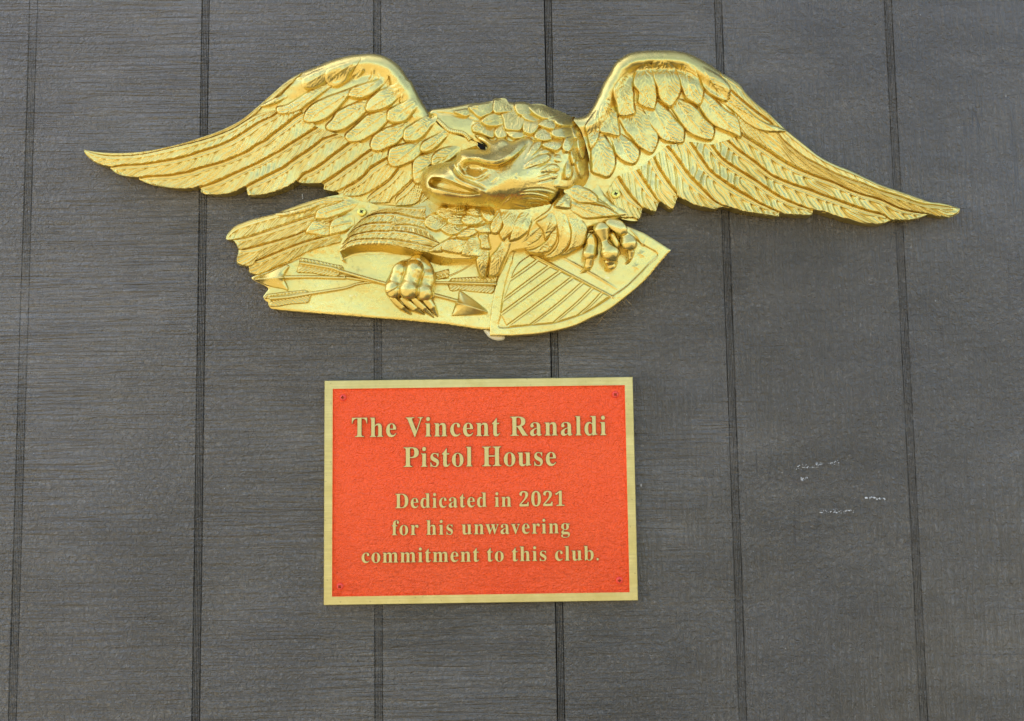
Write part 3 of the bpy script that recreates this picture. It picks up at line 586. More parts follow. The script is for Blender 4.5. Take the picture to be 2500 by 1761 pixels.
wingL = relief('wing', wl_out, lambda X, Y, d: macroL(X, Y)-1.3-bevel(np.maximum(0, 4-d), 4, .01)+.25*vnoise(X/11, Y/11, 5)
    + stroke(X, Y, 'B 1040 210 1010 300 940 370', 3, 1.3)+stroke(X, Y, 'B 780 300 765 350 790 440', 3, -1.8)+stroke(X, Y, 'B 450 380 620 350 700 340 780 300', 3, 1.6)
    + stroke(X, Y, 'B 1250 270 1250 350 1200 420', 4, 2.2)+stroke(X, Y, 'B 1160 260 1120 330 1060 370', 5, 2)+stroke(X, Y, 'B 1410 340 1410 460 1400 560', 4, -2)
    + stroke(X, Y, 'B 1480 420 1500 520 1470 620', 3, 1.6)+stroke(X, Y, 'B 1550 500 1530 600 1560 700', 3, 1.7)+stroke(X, Y, 'B 870 290 960 280 1040 220', 3, -1.3)
    + stroke(X, Y, 'B 1300 300 1330 400 1300 480', 4, 1.6)+stroke(X, Y, 'B 1660 650 1640 720 1680 800', 3, 1.2)+stroke(X, Y, 'B 330 540 400 460 430 430', 2.4, -1.2)
    + stroke(X, Y, 'B 560 400 700 440 760 450', 3, 1.2)+stroke(X, Y, 'B 640 480 700 400 760 330', 3, -1.)+stroke(X, Y, 'B 880 400 960 340 1000 260', 2.5, -.9)
    + stroke(X, Y, 'B 820 330 860 400 930 430', 3, -.9), eagle, res=1.8)
stepsL = [
 ('B 430 430 330 525 230 610 120 672 A 1730 705 1600 800 1450 885 1200 975 900 1050 600 1118 400 1135 240 1132 100 1105 20 1072', None),
 ('A 1960 680 1870 745 1740 805 1610 890 1500 960 1350 1030 1150 1095 1000 1145 800 1185 580 1218 370 1230 285 1250 150 1215 80 1165 30 1110 20 1072', ('A 1860 690 1720 730 1600 800 1450 885 1200 975 900 1050 600 1118 400 1135 240 1132 100 1105 20 1072')),
 ('B 560 700 470 755 380 830 280 905 A 1800 985 1710 1030 1640 1085 1550 1125 1420 1180 1310 1215 1150 1255 1050 1290 930 1310 850 1325 650 1335 560 1352 450 1340 370 1320', 'B 420 640 330 690 A 1870 745 1740 805 1610 890 1500 960 1350 1030 1150 1095 1000 1145 800 1185 580 1218 370 1230 285 1250 310 1290 370 1320'),
 ('B 700 850 640 890 540 955 430 1020 350 1075 200 1155 110 1205 30 1240 A 1570 1275 1460 1325 1330 1385 1250 1415 1160 1445 1060 1462 950 1462 850 1448 730 1430', 'B 560 700 470 755 380 830 280 905 A 1800 985 1710 1030 1640 1085 1550 1125 1420 1180 1310 1215 1150 1255 1050 1290 930 1310 850 1325 650 1335 565 1355 590 1385 640 1405 730 1430'),
 ('B 900 920 760 965 700 1010 600 1085 530 1130 430 1200 370 1245 200 1330 80 1395 5 1438 A 1500 1500 1380 1520 1260 1518 1220 1515', 'B 700 850 640 890 540 955 430 1020 350 1075 200 1155 110 1205 30 1240 A 1570 1275 1460 1325 1330 1385 1250 1415 1165 1445 1180 1475 1190 1500 1220 1515'),
 ('B 1060 980 1000 1020 920 1080 870 1115 790 1180 730 1225 650 1275 570 1310 510 1385 400 1455 260 1505 150 1527 25 1525', 'B 900 920 760 965 700 1010 600 1085 530 1130 430 1200 370 1245 200 1330 80 1395 5 1440 12 1490 25 1525'),
 ('B 1260 1060 1220 1085 1140 1140 1080 1190 1000 1240 930 1290 870 1330 770 1395 750 1412 620 1412 545 1400', 'B 1060 980 1000 1020 920 1080 870 1115 790 1180 730 1225 650 1275 570 1315 515 1385 545 1400'),
 ('B 1420 1140 1320 1195 1230 1250 1170 1320 1080 1395 980 1450 900 1492 830 1488 770 1465', 'B 1260 1060 1220 1085 1140 1140 1080 1190 1000 1240 930 1290 870 1335 775 1400 770 1430 770 1465'),
 ('B 1500 1260 1440 1340 1380 1400 1290 1460 1180 1520 1100 1540 960 1535', 'B 1420 1140 1320 1195 1230 1250 1170 1320 1080 1395 985 1450 960 1500 960 1535'),
 ('B 1680 1330 1640 1380 1540 1475 1440 1570 1400 1605 1190 1605', 'B 1500 1260 1440 1340 1380 1400 1290 1460 1205 1540 1190 1605'),
 ('B 1760 1400 G 540 80 490 185 400 215 265 212', 'B 1680 1330 1640 1380 1540 1475 G 260 140 265 212'),
 ('G 720 150 680 205 500 215', 'G 560 60 500 180 500 215')]
for i, (lo, up) in enumerate(stepsL):
    U = smooth(Z(up)) if up else smooth(Z('B 560 310 430 380 340 450 230 550 120 645 A 1720 660 1580 775 1400 870 1200 945 950 1020 700 1075 500 1100 330 1105 150 1095 20 1072'))
    flight_feather(U, Z(lo), macroL, [0, .6, .8, .8, .6, .4, .2, 0, -.2, -.2, -.2, -.3][i], wingL, spacing=[20, 20, 19, 18, 18, 17, 16, 17, 15, 13, 9, 8][i], rise=[.9, 2., 2.5, 2.6, 2.6, 2.6, 2.4, 2.4, 2.2, 2, 1.8, 1.5][i], amp=[.3, .5, .7, .7, .7, .7, .7, .7, .65, .6, .5, .5][i])
cl = [('B 305 655 400 630 500 570 620 500 740 460 790 480 700 560 600 640 540 690 450 725 360 735 305 720', 2.0), ('B 560 770 600 680 700 600 820 550 950 520 1040 500 960 600 880 700 800 770 700 810 600 818', 2.4),
 ('B 788 830 850 770 900 700 1000 650 1100 620 1190 630 1170 700 1080 800 990 870 900 900 820 897 785 870', 2.4), ('B 975 930 1050 860 1130 790 1200 740 1300 720 1375 760 1330 860 1250 930 1150 990 1050 1010 990 995', 2.2),
 ('B 1225 1000 1270 930 1350 880 1440 850 1540 835 1550 920 1490 1010 1400 1060 1320 1095 1250 1092 1222 1055', 2.4), ('B 1400 1120 1430 1060 1530 1030 1640 1020 1710 1060 1700 1130 1620 1200 1500 1250 1430 1245 1395 1200', 3.0),
 ('B 1640 1220 1680 1160 1780 1130 1840 1150 1820 1220 1780 1300 1730 1395 1680 1415 1640 1370', 2.6),
 ('B 1175 650 1210 580 1300 510 1400 480 1470 550 1440 620 1350 680 1250 705 1180 702', 4.0), ('B 1005 530 1040 470 1140 430 1290 410 1300 470 1240 530 1150 570 1060 572 1005 553', 4.4),
 ('B 1385 750 1400 690 1480 640 1580 610 1640 660 1620 740 1560 800 1460 817 1390 795', 3.8), ('B 1550 980 1560 880 1640 820 1760 770 1805 830 1770 920 1700 988 1620 1002', 3.8),
 ('B 1710 1080 1740 1000 1830 950 1930 920 1930 1000 1850 1080 1760 1112', 3.2), ('C 205 805 215 740 260 690 350 660 430 700 430 745 380 790 290 840 215 835', 2.8),
 ('B 130 650 200 600 300 560 350 590 300 625 200 655', 1.5), ('B 560 380 640 320 770 290 790 340 760 420 660 470 570 460', 2.5), ('B 800 300 900 250 1030 225 1020 310 960 400 860 440 790 400', 2.7)]
for i, (s_, ly) in enumerate(cl):
    soft = i >= 14
    covert(s_, macroL, ly, wingL, (-.82, .57), rise=2.4 if not soft else 1.2, edge=3.0 if not soft else .9, amp=.55 if not soft else .3, spacing=13, ext=1.75)

# ---- right wing
LEADR = smooth(Z('D -40 755 60 755 130 730 190 650 240 550 290 430 350 330 410 220 470 170 560 120 700 98 900 95 1050 105 1150 130 1250 180 1370 250 1470 320 1560 370 1640 430 1700 510 1800 610 1900 690 2021 800 E 100 490 250 610 400 730 550 810 700 870 850 940 1000 1010 1200 1080 1400 1150 1500 1185 1620 1200 1720 1225 1790 1250'))
mR = TPS([(2340, 510, 8), (2250, 510, 10), (2200, 540, 10), (2100, 450, 14), (2080, 520, 12), (2000, 500, 13), (1950, 370, 18), (1900, 450, 14), (1900, 510, 12), (1800, 260, 24), (1800, 380, 17), (1750, 500, 13), (1700, 180, 29), (1700, 300, 20), (1650, 420, 15), (1640, 500, 13),
          (1600, 140, 33), (1600, 220, 25), (1550, 340, 20), (1550, 450, 16), (1520, 150, 35), (1480, 220, 33), (1500, 300, 23), (1450, 300, 30), (1440, 400, 24), (1450, 480, 20), (1390, 300, 28), (1400, 440, 22), (1510, 540, 15), (1400, 540, 18)], .02)
def macroR(X, Y):
    d = segdist(X, Y, LEADR[::2])[0]
    root = np.clip((2000-X)/250, .25, 1)
    t = np.clip(1-d/(20*root), 0, 1)
    g = np.clip((1860-X)/140, 0, 1)*np.clip((X-1395)/60, 0, 1)
    return mR(X, Y)-(10*root)*(1-np.sqrt(1-t*t))+g*(3.4*np.exp(-((d-24)/13)**2)-3.0*np.exp(-((d-47)/11)**2))
wr_out = np.vstack([LEADR[::3], Z('E 1790 1275 1750 1315 1680 1338 1600 1336 1480 1305 1300 1368 1110 1366 980 1410 850 1400 560 1328 345 1268 330 1318 200 1312 I 2296 1092 1990 1073 1940 1058 1910 1098 1640 1063 1300 988 1120 1003 900 933 805 882 735 1018 590 933 550 1050 402 990 365 1138 170 1123 100 1050 G 2021 60 C 1760 1050 1780 800 1700 500 1620 380 1640 350')])
wingR = relief('wing', wr_out, lambda X, Y, d: macroR(X, Y)-1.3+.25*vnoise(X/11, Y/11, 15)
    + stroke(X, Y, 'D 700 210 800 240 900 230 1000 245', 6, -1.5)+stroke(X, Y, 'D 560 400 620 330 700 250', 5, -1.6)+stroke(X, Y, 'D 400 600 430 520 520 430', 5, -1.2)
    + stroke(X, Y, 'D 690 330 720 260 800 290', 3, 1.2)+stroke(X, Y, 'D 1010 290 1080 340 1100 360', 4, -1.6)+stroke(X, Y, 'D 1550 470 1600 460 1640 430', 2.4, 1.2), eagle, res=1.8)
LA = 'D 1500 430 1640 560 1800 690 1960 810 E 20 540 100 620 250 740 400 820 550 900 700 960 850 1010 1000 1070 1200 1130 1400 1200 1560 1215 1790 1250'
R1 = 'I 1520 180 1700 290 1830 370 2000 480 2150 560 E 400 940 550 990 700 1060 850 1115 1000 1155 1200 1245 1320 1280 1480 1305'
R2 = 'I 1360 240 1500 360 1640 460 1800 590 1900 655 2100 735 E 323 1065 430 1108 600 1170 750 1225 900 1275 1030 1310 1110 1368'
R3 = 'I 1180 290 1300 440 1440 540 1680 690 1860 820 2000 900 2170 975 E 220 1225 345 1270'
R4 = 'I 950 260 1090 470 1180 590 1330 700 1480 800 1600 870 1700 935 1800 985 1935 1050'
R5 = 'I 680 300 770 400 910 600 1050 750 1200 910 1300 975'
R6 = 'I 540 420 590 540 700 710 780 830 800 880'
R7 = 'I 350 570 440 710 500 800 560 900 590 935'
R8 = 'I 130 640 200 750 300 890 400 1000'
stepsR = [(LA, 'D 1450 310 1560 370 1640 430 1700 510 1800 610 1900 690 2021 800 E 100 490 250 610 400 730 550 810 700 870 850 940 1000 1010 1200 1080 1400 1150 1500 1185 1620 1200 1790 1250', 22, .7, .25),
 (R1+' 1520 1322 1600 1338 1680 1340 1750 1315 1790 1275 1790 1250', LA, 30, 2.0, .7),
 (R2+' 1200 1372 1300 1370 1400 1345 1480 1308', R1+' 1480 1308', 26, 2.5, .75),
 (R3+' 450 1290 560 1330 700 1370 850 1402 980 1412 1050 1400 1110 1368', R2, 26, 2.6, .8),
 (R4+' 1990 1075 2100 1085 2200 1090 E 250 1322 330 1320 345 1270', R3, 25, 2.6, .8),
 (R5+' 1400 1005 1500 1040 1640 1065 1800 1085 1910 1100 1940 1060', R4+' 1940 1060', 27, 2.6, .8),
 (R6+' 900 935 1000 980 1120 1005 1230 1012 1300 990', R5+' 1300 990', 27, 2.5, .8),
 (R7+' 735 1020 765 990 800 885', R6, 27, 2.3, .8), (R8+' 450 1020 545 1055 570 1010 595 935', R7+' 595 935', 25, 2.2, .75),
 ('I 0 830 60 950 150 1090 170 1123 300 1120 365 1140 395 1080 402 1000', R8+' 402 1000', 25, 2.0, .6)]
for lo, up, spc, rise, amp in stepsR:
    flight_feather(Z(up), Z(lo), macroR, .3, wingR, spacing=spc*.95, rise=rise, amp=amp, slant=1.9)
cr = [('D 610 390 680 340 780 325 812 450 825 560 810 660 790 690 690 660 635 610 642 520 605 450', 3.6, (.15, 1)), ('D 790 305 870 285 1000 315 1050 420 1057 500 1020 590 960 662 880 612 845 560 820 440 790 360', 3.8, (.1, 1)),
 ('D 1040 340 1190 315 1250 400 1285 480 1280 570 1245 647 1180 620 1110 570 1080 500 1060 420', 3.6, (.3, 1)), ('D 1235 350 1330 320 1450 360 1530 430 1547 500 1515 607 1420 570 1330 512 1280 440', 3.2, (.55, 1)),
 ('D 425 490 560 410 590 500 600 620 612 720 520 757 450 735 425 640 412 560', 3.4, (.2, 1)), ('D 270 730 380 640 430 720 445 800 460 880 450 952 350 930 262 900 255 820', 2.6, (.35, 1)),
 ('D 120 840 250 740 268 850 240 990 170 1085 135 960', 2.4, (-.1, 1)),
 ('D 470 790 560 750 690 690 770 830 832 920 835 1010 792 1108 740 1112 640 1040 560 940 500 860', 2.4, (.55, 1)), ('D 705 690 830 650 920 680 1010 780 1085 860 1097 940 1080 1017 980 1012 880 980 800 880 740 780', 2.6, (.6, 1)),
 ('D 980 660 1100 640 1200 660 1290 760 1380 850 1392 930 1360 992 1260 972 1140 910 1060 800', 2.6, (.7, 1)), ('D 1265 650 1310 560 1400 590 1500 680 1610 750 1645 830 1657 965 1560 922 1440 870 1370 820 1300 730', 2.6, (.8, 1)),
 ('D 1525 610 1590 555 1680 630 1800 740 1900 800 2010 840 2111 896 2010 912 1850 892 1720 822 1640 745', 1.6, (1, .62)),
 ('D 188 1060 230 980 310 960 375 1060 415 1160 408 1270 350 1355 260 1332 185 1292 178 1180', 1.8, (.4, 1)), ('D 410 980 500 960 600 1020 655 1090 642 1180 592 1228 490 1192 425 1120', 1.8, (.65, 1))]
for s_, ly, dr in cr: covert(s_, macroR, ly, wingR, dr, rise=2.2, edge=2.8, amp=.6, spacing=15, quill=1.1, ext=1.6)

# ---- tail
mT = TPS([(555, 585, 9), (580, 640, 9), (620, 670, 10), (650, 550, 13), (700, 600, 14), (750, 520, 16), (780, 580, 15), (850, 490, 18), (830, 620, 14), (900, 520, 19), (700, 680, 11), (900, 600, 16)], .01)
tail = relief('tail', Z('F 1350 125 1290 110 1050 165 800 250 700 290 500 340 380 380 300 415 245 465 210 540 290 560 335 650 312 740 330 795 430 815 440 875 510 895 700 860 1000 740 1400 700 1600 500 1700 300 1680 200 1400 150'), lambda X, Y, d: mT(X, Y)-1.2+.3*vnoise(X/10, Y/10, 3), eagle)
T1 = 'F 1350 230 1000 330 700 430 500 500 290 555'
T2 = 'F 1300 350 1100 410 900 500 700 560 500 610 400 640 335 650'
T3 = 'F 1330 480 1050 550 910 592 715 668 500 760 480 790'
T4 = 'F 1340 580 1040 662 850 760 700 820 600 870 510 900'
for lo, up, r_ in ((T1+' 215 548', 'F 1360 130 1200 130 1050 165 800 250 700 290 500 340 380 380 300 415 245 465 215 548', 1.2), (T2+' 310 600 290 560', T1, 2.), (T3+' 430 820 330 795 310 750 335 655', T2+' 335 655', 2.), (T4+' 440 880 432 840 480 795', T3+' 480 795', 1.8)):
    flight_feather(Z(up), Z(lo), mT, .2, tail, spacing=16, rise=r_, amp=.65, slant=1.6)
for s_, ly in (('F 700 292 850 250 1050 190 1250 120 1370 140 1290 190 1150 215 1050 265 900 308 780 325', 1.4), ('F 985 470 1010 420 1080 350 1220 370 1240 480 1180 522 1080 508 1000 492', 2.2), ('F 1222 482 1232 380 1300 320 1450 290 1470 400 1400 470 1300 500 1235 508', 2.4), ('F 1085 300 1120 240 1300 180 1400 150 1510 180 1440 260 1330 315 1200 355 1090 348', 2.6)):
    covert(s_, mT, ly, tail, (-1, .3), rise=1.8, edge=2.4, amp=.7, spacing=11)

# ---- base plate behind arrows
plate = relief('base_plate', Z('F 490 905 470 938 620 1020 600 1075 578 1110 600 1150 625 1165 640 1212 720 1238 1200 1280 1600 1312 G 400 1347 800 1387 1200 1432 1300 1300 1500 800 1300 400 700 300 G 0 300 F 1500 480 1100 640 850 760 600 860'),
    lambda X, Y, d: 12.2+bevel(d, 4, 1.2)-1.2+.25*vnoise(X/26, Y/20, 2)+.08*vnoise(X/5, Y/5, 22)+.7*np.exp(-(((X-870)/70)**2+((Y-690)/18)**2)), eagle, res=2.6)
tag(relief('caulk_blob', Z('G 1130 1430 1160 1480 1195 1515 1260 1540 1330 1535 1345 1500 1280 1480 1200 1440 1170 1420'), lambda X, Y, d: 2.5+bevel(d, 6, 5)+.5*vnoise(X/5, Y/5, 2), eagle, CAULK, back=0), 'cream coloured sealant squeezed out under the shield tip')

# ---- arrows
def arrow(name='arrow'):
    return empty_child(name)
def empty_child(name):
    o = bpy.data.objects.new(name, None); col.objects.link(o); o.parent = eagle; return o
def rod(s_, w0, w1, z0, z1, parent, name='shaft', h=1.0):
    p = smooth(Z(s_) if isinstance(s_, str) else s_, step=3); T = np.gradient(p, axis=0); T /= np.linalg.norm(T, axis=1)[:, None]; N = np.stack([-T[:, 1], T[:, 0]], 1)
    n = len(p); W_ = np.linspace(w0, w1, n)[:, None]; poly = np.vstack([p+N*W_, (p-N*W_)[::-1]])
    k = np.linspace(0, 1, n)
    def hf(X, Y, d):
        _, _, _, t = segdist(X, Y, p); r = w0+(w1-w0)*t; dd = segdist(X, Y, p)[0]
        return z0+(z1-z0)*t+.47*h*np.sqrt(np.clip(r*r-dd*dd, 0, None))
    return relief(name, poly, hf, parent, res=1.1, crisp=True, back=8)
def head(outl, axis, z, hgt, parent):
    ax = Z(axis)
    def hf(X, Y, d):
        da = segdist(X, Y, ax)[0]
        return z+hgt*d/(d+da+1e-6)+bevel(d, 2.5, 1.5)
    return relief('arrow_head', np.vstack([smooth(np.array(Z(outl)), closed=True, step=1.6)]), hf, parent, res=1.3, crisp=True, back=8)
def fletch(outl, axis, z, dr, parent, hgt=3.0):
    ax = Z(axis); dv = np.array(dr, float); dv /= np.linalg.norm(dv)
    def hf(X, Y, d):
        da = segdist(X, Y, ax)[0]; s = X*dv[0]+Y*dv[1]
        return z+bevel(d, 3, 1.6)+hgt*.5*d/(d+da+1e-6)+.8*barb((s+1.3*da)/9+.3*vnoise(X/12, Y/12, 4), .2)*np.clip(d/3, 0, 1)-1.3*np.exp(-((da-4.5)/1.6)**2)
    return relief('fletching', np.array(Z(outl)), hf, parent, res=1.3, crisp=True, back=8)
a1 = arrow()
rod('K 700 470 1170 440 1700 430 2296 450 F 1400 920 1800 985', 5.2, 3.6, 13.2, 14, a1, h=1.5)
head('K 605 480 640 430 900 340 1180 215 1250 205 1275 240 1235 310 1185 390 1190 425 1190 480 1225 560 1255 650 1235 690 1130 655 880 605 720 540', 'K 605 480 1190 440', 13, 6.5, a1)
fletch('G 780 1000 770 975 820 925 1000 915 1180 905 1285 890 1270 960 1235 1070 1215 1082 1000 1062 900 1045 830 1060 800 1050', 'G 690 965 1280 985', 13, (1, .05), a1)
rod('G 650 972 800 972 1260 985', 3.2, 4, 16, 17, a1, h=1.3)
a2 = arrow()
fletch('K 1470 75 1560 78 1800 120 2100 190 2250 215 2290 260 2296 380 2230 370 2160 440 1950 410 1700 365 1440 355 1402 335 1450 180', 'K 1480 170 2296 330', 13.5, (1, .2), a2)
rod('K 1480 165 1800 215 2100 270 F 1340 855 1600 930 1800 985 G 200 985', 4.0, 4.4, 16.5, 17.5, a2, h=1.5)
rod('G 620 1085 760 1120 900 1160', 4.8, 4.6, 16, 14.5, a2, h=1.5)
head('G 875 1140 888 1065 905 1050 940 1070 1080 1170 1170 1245 1168 1275 1120 1288 990 1295 830 1300 820 1290 850 1190 850 1160', 'G 860 1165 1170 1260', 13.5, 8, a2)
a3 = arrow()
fletch('K 870 745 1000 730 1250 700 1560 672 1640 700 1690 740 1680 790 1640 900 1600 925 1300 945 1080 985 900 990 905 920 935 860 880 840 830 850 800 810 830 770', 'K 880 840 1690 725', 13, (-1, .12), a3)
rod('K 910 835 1300 800 1690 735 2296 640 F 1500 985 1640 965', 5.0, 3.2, 15, 13.5, a3, h=1.5)
fletch('G 655 870 790 835 800 870 795 930 740 940 690 945 655 930', 'G 650 940 790 900', 12.5, (1, -.3), a3, 1.5)
rod('G 800 905 920 850 1060 765 1160 710', 2.6, 1.4, 12, 11.8, a3)

# ---- thigh with trailing leg feathers (left)
mLg = TPS([(832, 630, 24), (850, 580, 27), (900, 530, 27), (960, 510, 28), (900, 590, 32), (960, 590, 36), (1000, 600, 38), (1050, 600, 38), (1000, 540, 34), (1060, 520, 33), (1100, 560, 38), (1100, 620, 35), (1150, 640, 34), (1170, 550, 38), (1200, 600, 33), (1230, 530, 42), (1280, 560, 38), (1150, 500, 36), (1250, 640, 28), (1180, 670, 22), (1220, 670, 20), (1350, 520, 36), (1350, 560, 34)], .01)
lg_out = Z('F 1330 690 1335 600 1370 530 1430 450 1500 380 1570 320 1650 265 1800 230 G 404 228 620 150 800 150 1200 150 1600 200 1800 200 1820 300 1720 450 1650 600 1450 640 1380 690 1290 890 1190 890 1110 890 1075 800 1100 735 1050 760 900 772 700 800 560 745 400 700 300 700 F 2021 700 1850 690 1700 690 1500 702 1400 735 1345 750')
wallline = smooth(Z('F 1335 665 1450 615 1600 592 1750 592 1900 605 G 200 600 350 625 500 660 580 672 700 715 850 738 1000 735 1090 722'), step=4)
def hleg(X, Y, d):
    dd, cx, cy, t = segdist(X, Y, wallline)
    below = Y > cy
    h = mLg(X, Y)-1
    k = np.clip(dd/19, 0, 1); h2 = h-2-(h-15)*(k**.85)
    out = np.where(below & (X < 1172) & (t > .001) & (t < .999), np.maximum(h2, 13), h)
    return out+.2*vnoise(X/10, Y/10, 41)
leg = relief('leg', lg_out, hleg, eagle, res=1.8)
LL = ['F 1640 265 1800 232 G 300 225 450 225 560 215', 'F 1480 400 1560 335 1700 285 1900 285 G 300 290 450 330 560 345', 'F 1400 510 1500 430 1650 385 1900 385 G 200 405 400 400 560 440',
      'F 1350 600 1450 510 1650 465 1850 465 G 200 455 400 470 560 520 700 580', 'F 1340 640 1450 560 1650 540 1850 545 G 200 540 400 570 560 600 640 620', 'F 1338 668 1450 618 1600 595 1750 594 1900 607 G 200 602 350 627 500 662 580 674']
for a_, b_ in zip(LL[:-1], LL[1:]):
    U = Z(a_)[::-1]; Lo = Z(b_)[::-1]
    flight_feather(U, np.vstack([Lo, U[-1:]*.3+Lo[-1:]*.7]), mLg, 0, leg, spacing=14, rise=1.6, amp=.6, slant=.9, back=10, strip=.25)
bf = [('J 430 450 520 370 640 350 740 430 710 540 620 600 540 592 440 530', (-.9, .5)), ('J 600 330 690 250 860 300 940 340 860 400 740 440 640 400', (-.9, .4)), ('J 665 570 760 490 900 490 970 560 900 645 790 665 700 625', (-.7, .7)),
 ('J 880 670 960 590 1080 540 1220 530 1170 630 1060 700 930 705', (-.9, .5)), ('J 760 420 860 350 970 390 1010 480 900 530 770 500', (-.8, .5)), ('J 940 450 1000 370 1120 360 1240 430 1170 510 1010 520', (-.9, .3)),
 ('J 1010 340 1100 250 1230 280 1250 380 1130 400', (-.8, .5)), ('J 740 300 800 240 1000 240 1010 300 900 350 800 330', (-.5, .7)), ('J 490 890 600 800 700 740 820 680 790 760 700 850 680 900', (-.9, .6)),
 ('J 665 820 730 735 840 700 990 730 1030 760 950 905 830 912 680 880', (-.9, .3)), ('J 945 930 975 820 1020 745 1090 690 1190 760 1240 900 1200 965 1000 955', (-.8, .5)), ('J 1220 310 1290 275 1410 330 1410 440 1345 492 1260 435', (-.3, 1)),
 ('J 1190 680 1230 630 1320 640 1345 730 1370 850 1290 872 1220 840 1215 750', (0, 1)), ('J 1170 1000 1230 900 1310 880 1345 950 1330 1080 1290 1250 1220 1250 1170 1100', (-.1, 1)), ('J 1340 1100 1370 960 1440 880 1530 770 1620 780 1610 870 1560 1000 1480 1200 1400 1250 1330 1220', (-.45, 1)),
 ('J 1350 560 1380 440 1440 320 1520 400 1530 520 1470 640 1380 640', (-.2, 1)), ('J 1500 400 1600 370 1740 400 1720 520 1700 600 1600 690 1540 750 1480 640 1530 520', (-.2, 1)), ('J 1700 480 1760 400 1860 400 1920 450 1900 590 1800 690 1700 740 1620 730', (-.5, 1)),
 ('J 1130 560 1230 510 1340 500 1370 620 1330 640 1200 640', (-.5, .8))]
for k, (s_, dr) in enumerate(bf):
    covert(s_, mLg, [1.6, 2.4, 2.2, 1.9, 2.8, 3.0, 3.3, 3, 1.0, 1.7, 1.3, 2.6, 1.6, 1.2, 2.0, 1.8, 2.4, 2.8, 2.2][k], leg, dr, rise=1.8, edge=2.6, amp=.7, spacing=10, quill=.5, back=10 if k in (8, 9, 10) else .5, res=1.6, ext=1.45)

# ---- right leg curling over the shield
mRg = TPS([(1250, 605, 26), (1300, 620, 26), (1350, 630, 26), (1290, 560, 36), (1340, 540, 42), (1360, 500, 44), (1400, 540, 36), (1420, 600, 28), (1440, 560, 32), (1380, 470, 42), (1440, 480, 36), (1480, 520, 32), (1500, 545, 28), (1430, 620, 24), (1350, 580, 34), (1400, 590, 32)], .01)
legR = relief('leg', Z('H 205 605 300 520 400 380 450 330 560 250 600 190 700 100 760 60 860 20 970 60 1050 130 1150 200 1240 290 1260 330 1100 400 1000 420 950 450 930 560 900 620 780 690 680 720 600 745 520 712 430 698 340 655 240 628'),
    lambda X, Y, d: mRg(X, Y)-3+bevel(d, 6, 3)+.3*vnoise(X/8, Y/8, 61), eagle)
rf = [('H 205 605 330 510 390 400 440 365 485 420 505 490 440 570 330 637 240 627', (-.8, .7), 1.5, 7), ('H 340 655 440 620 540 540 575 450 560 370 610 380 650 500 620 600 560 672 450 697 370 682', (-.6, .8), 1.8, 7), ('H 520 715 600 655 650 560 640 420 600 270 680 255 760 380 782 520 752 620 680 702 600 742 540 737', (-.3, 1), 2.0, 8),
 ('H 690 270 800 290 900 360 942 450 922 560 880 622 790 652 725 682 765 580 778 450 745 340', (-.2, 1), 1.5, 8), ('H 440 380 520 330 590 270 640 340 640 420 570 520 520 560 500 470', (-.3, 1), 2.2, 7),
 ('H 612 222 680 130 745 90 782 150 778 235 700 245', (-.7, .6), 4.5, 8), ('H 778 250 775 170 900 185 1100 210 1240 285 1255 322 1100 335 950 342 850 300', (1, .35), 3.5, 9), ('H 755 90 850 25 965 60 1045 115 1060 165 1120 190 1230 270 1100 220 960 195 860 180', (1, .5), 4.5, 8)]
for s_, dr, ly, spc in rf: covert(s_, mRg, ly, legR, dr, rise=1.6, edge=3, amp=.55, spacing=spc, res=1.6, ext=1.2)

# ---- shield
SH = 'H 20 1500 0 1495 G 1195 1495 1200 1350 1215 1200 1250 1030 1290 880 1350 760 1388 620 H 230 560 600 500 1000 440 1250 400 1350 420 1500 480 1600 540 1770 650 1650 790 1500 965 1300 1135 1150 1245 1000 1315 800 1405 500 1472 200 1497'
def line_px(s_): return smooth(Z(s_), step=4)
rim_in = line_px('H 250 650 200 770 165 870 130 1000 100 1160 85 1300 75 1415 250 1408 400 1390 620 1370 850 1300 1000 1230 1200 1100 1330 1010 1450 895 1550 790 1640 690')
sA = np.array(Z(SH))
def mSh(X, Y): return 17.5+2.5*np.clip((X-1200)/300, 0, 1)
rimpoly = None
shp = np.vstack([smooth(sA[2:9], step=3), sA[9:16], smooth(sA[16:], step=3)])
inner = smooth(Z('H 250 650 200 770 165 870 130 1000 100 1160 85 1300 76 1412 250 1406 400 1390 620 1370 850 1300 1000 1230 1200 1100 1330 1010 1450 895 1550 790 1640 690 1500 600 1300 480 900 480 500 560'), closed=True)
def hsh(X, Y, d):
    ins = inside(X, Y, inner); di = segdist(X, Y, inner, True)[0]
    sg = np.where(ins, di, -di)
    h = mSh(X, Y)+bevel(d, 3.5, 1.2)-1.2-2.0*np.clip(sg/3+.5, 0, 1)
    h = h+stroke(X, Y, 'H 330 655 700 850 1000 1010 1195 1112', 2.0, 1.8, False)+stroke(X, Y, 'H 700 720 1000 890 1245 1035', 2.0, 1.4)
    for c_ in ((1425, 815), (1480, 690)):
        cc = Z('H %g %g' % c_)[0]; r = np.hypot(X-cc[0], Y-cc[1]); a = np.arctan2(Y-cc[1], X-cc[0])
        h = h+1.1*np.clip(1-r/(11*(.55+.45*np.cos(2.5*((a % (2*math.pi/5))-math.pi/5))**2)), 0, 1)
    h = h+stroke(X, Y, 'H 1350 420 1450 530 1490 605 1515 560 1535 510', 1.6, 1.)
    return h+.15*vnoise(X/12, Y/12, 6)+.12*np.clip(vnoise(X/3, Y/3, 16)-.3, 0, 1)
shield = relief('shield', shp, hsh, eagle, res=1.7, crisp=True)
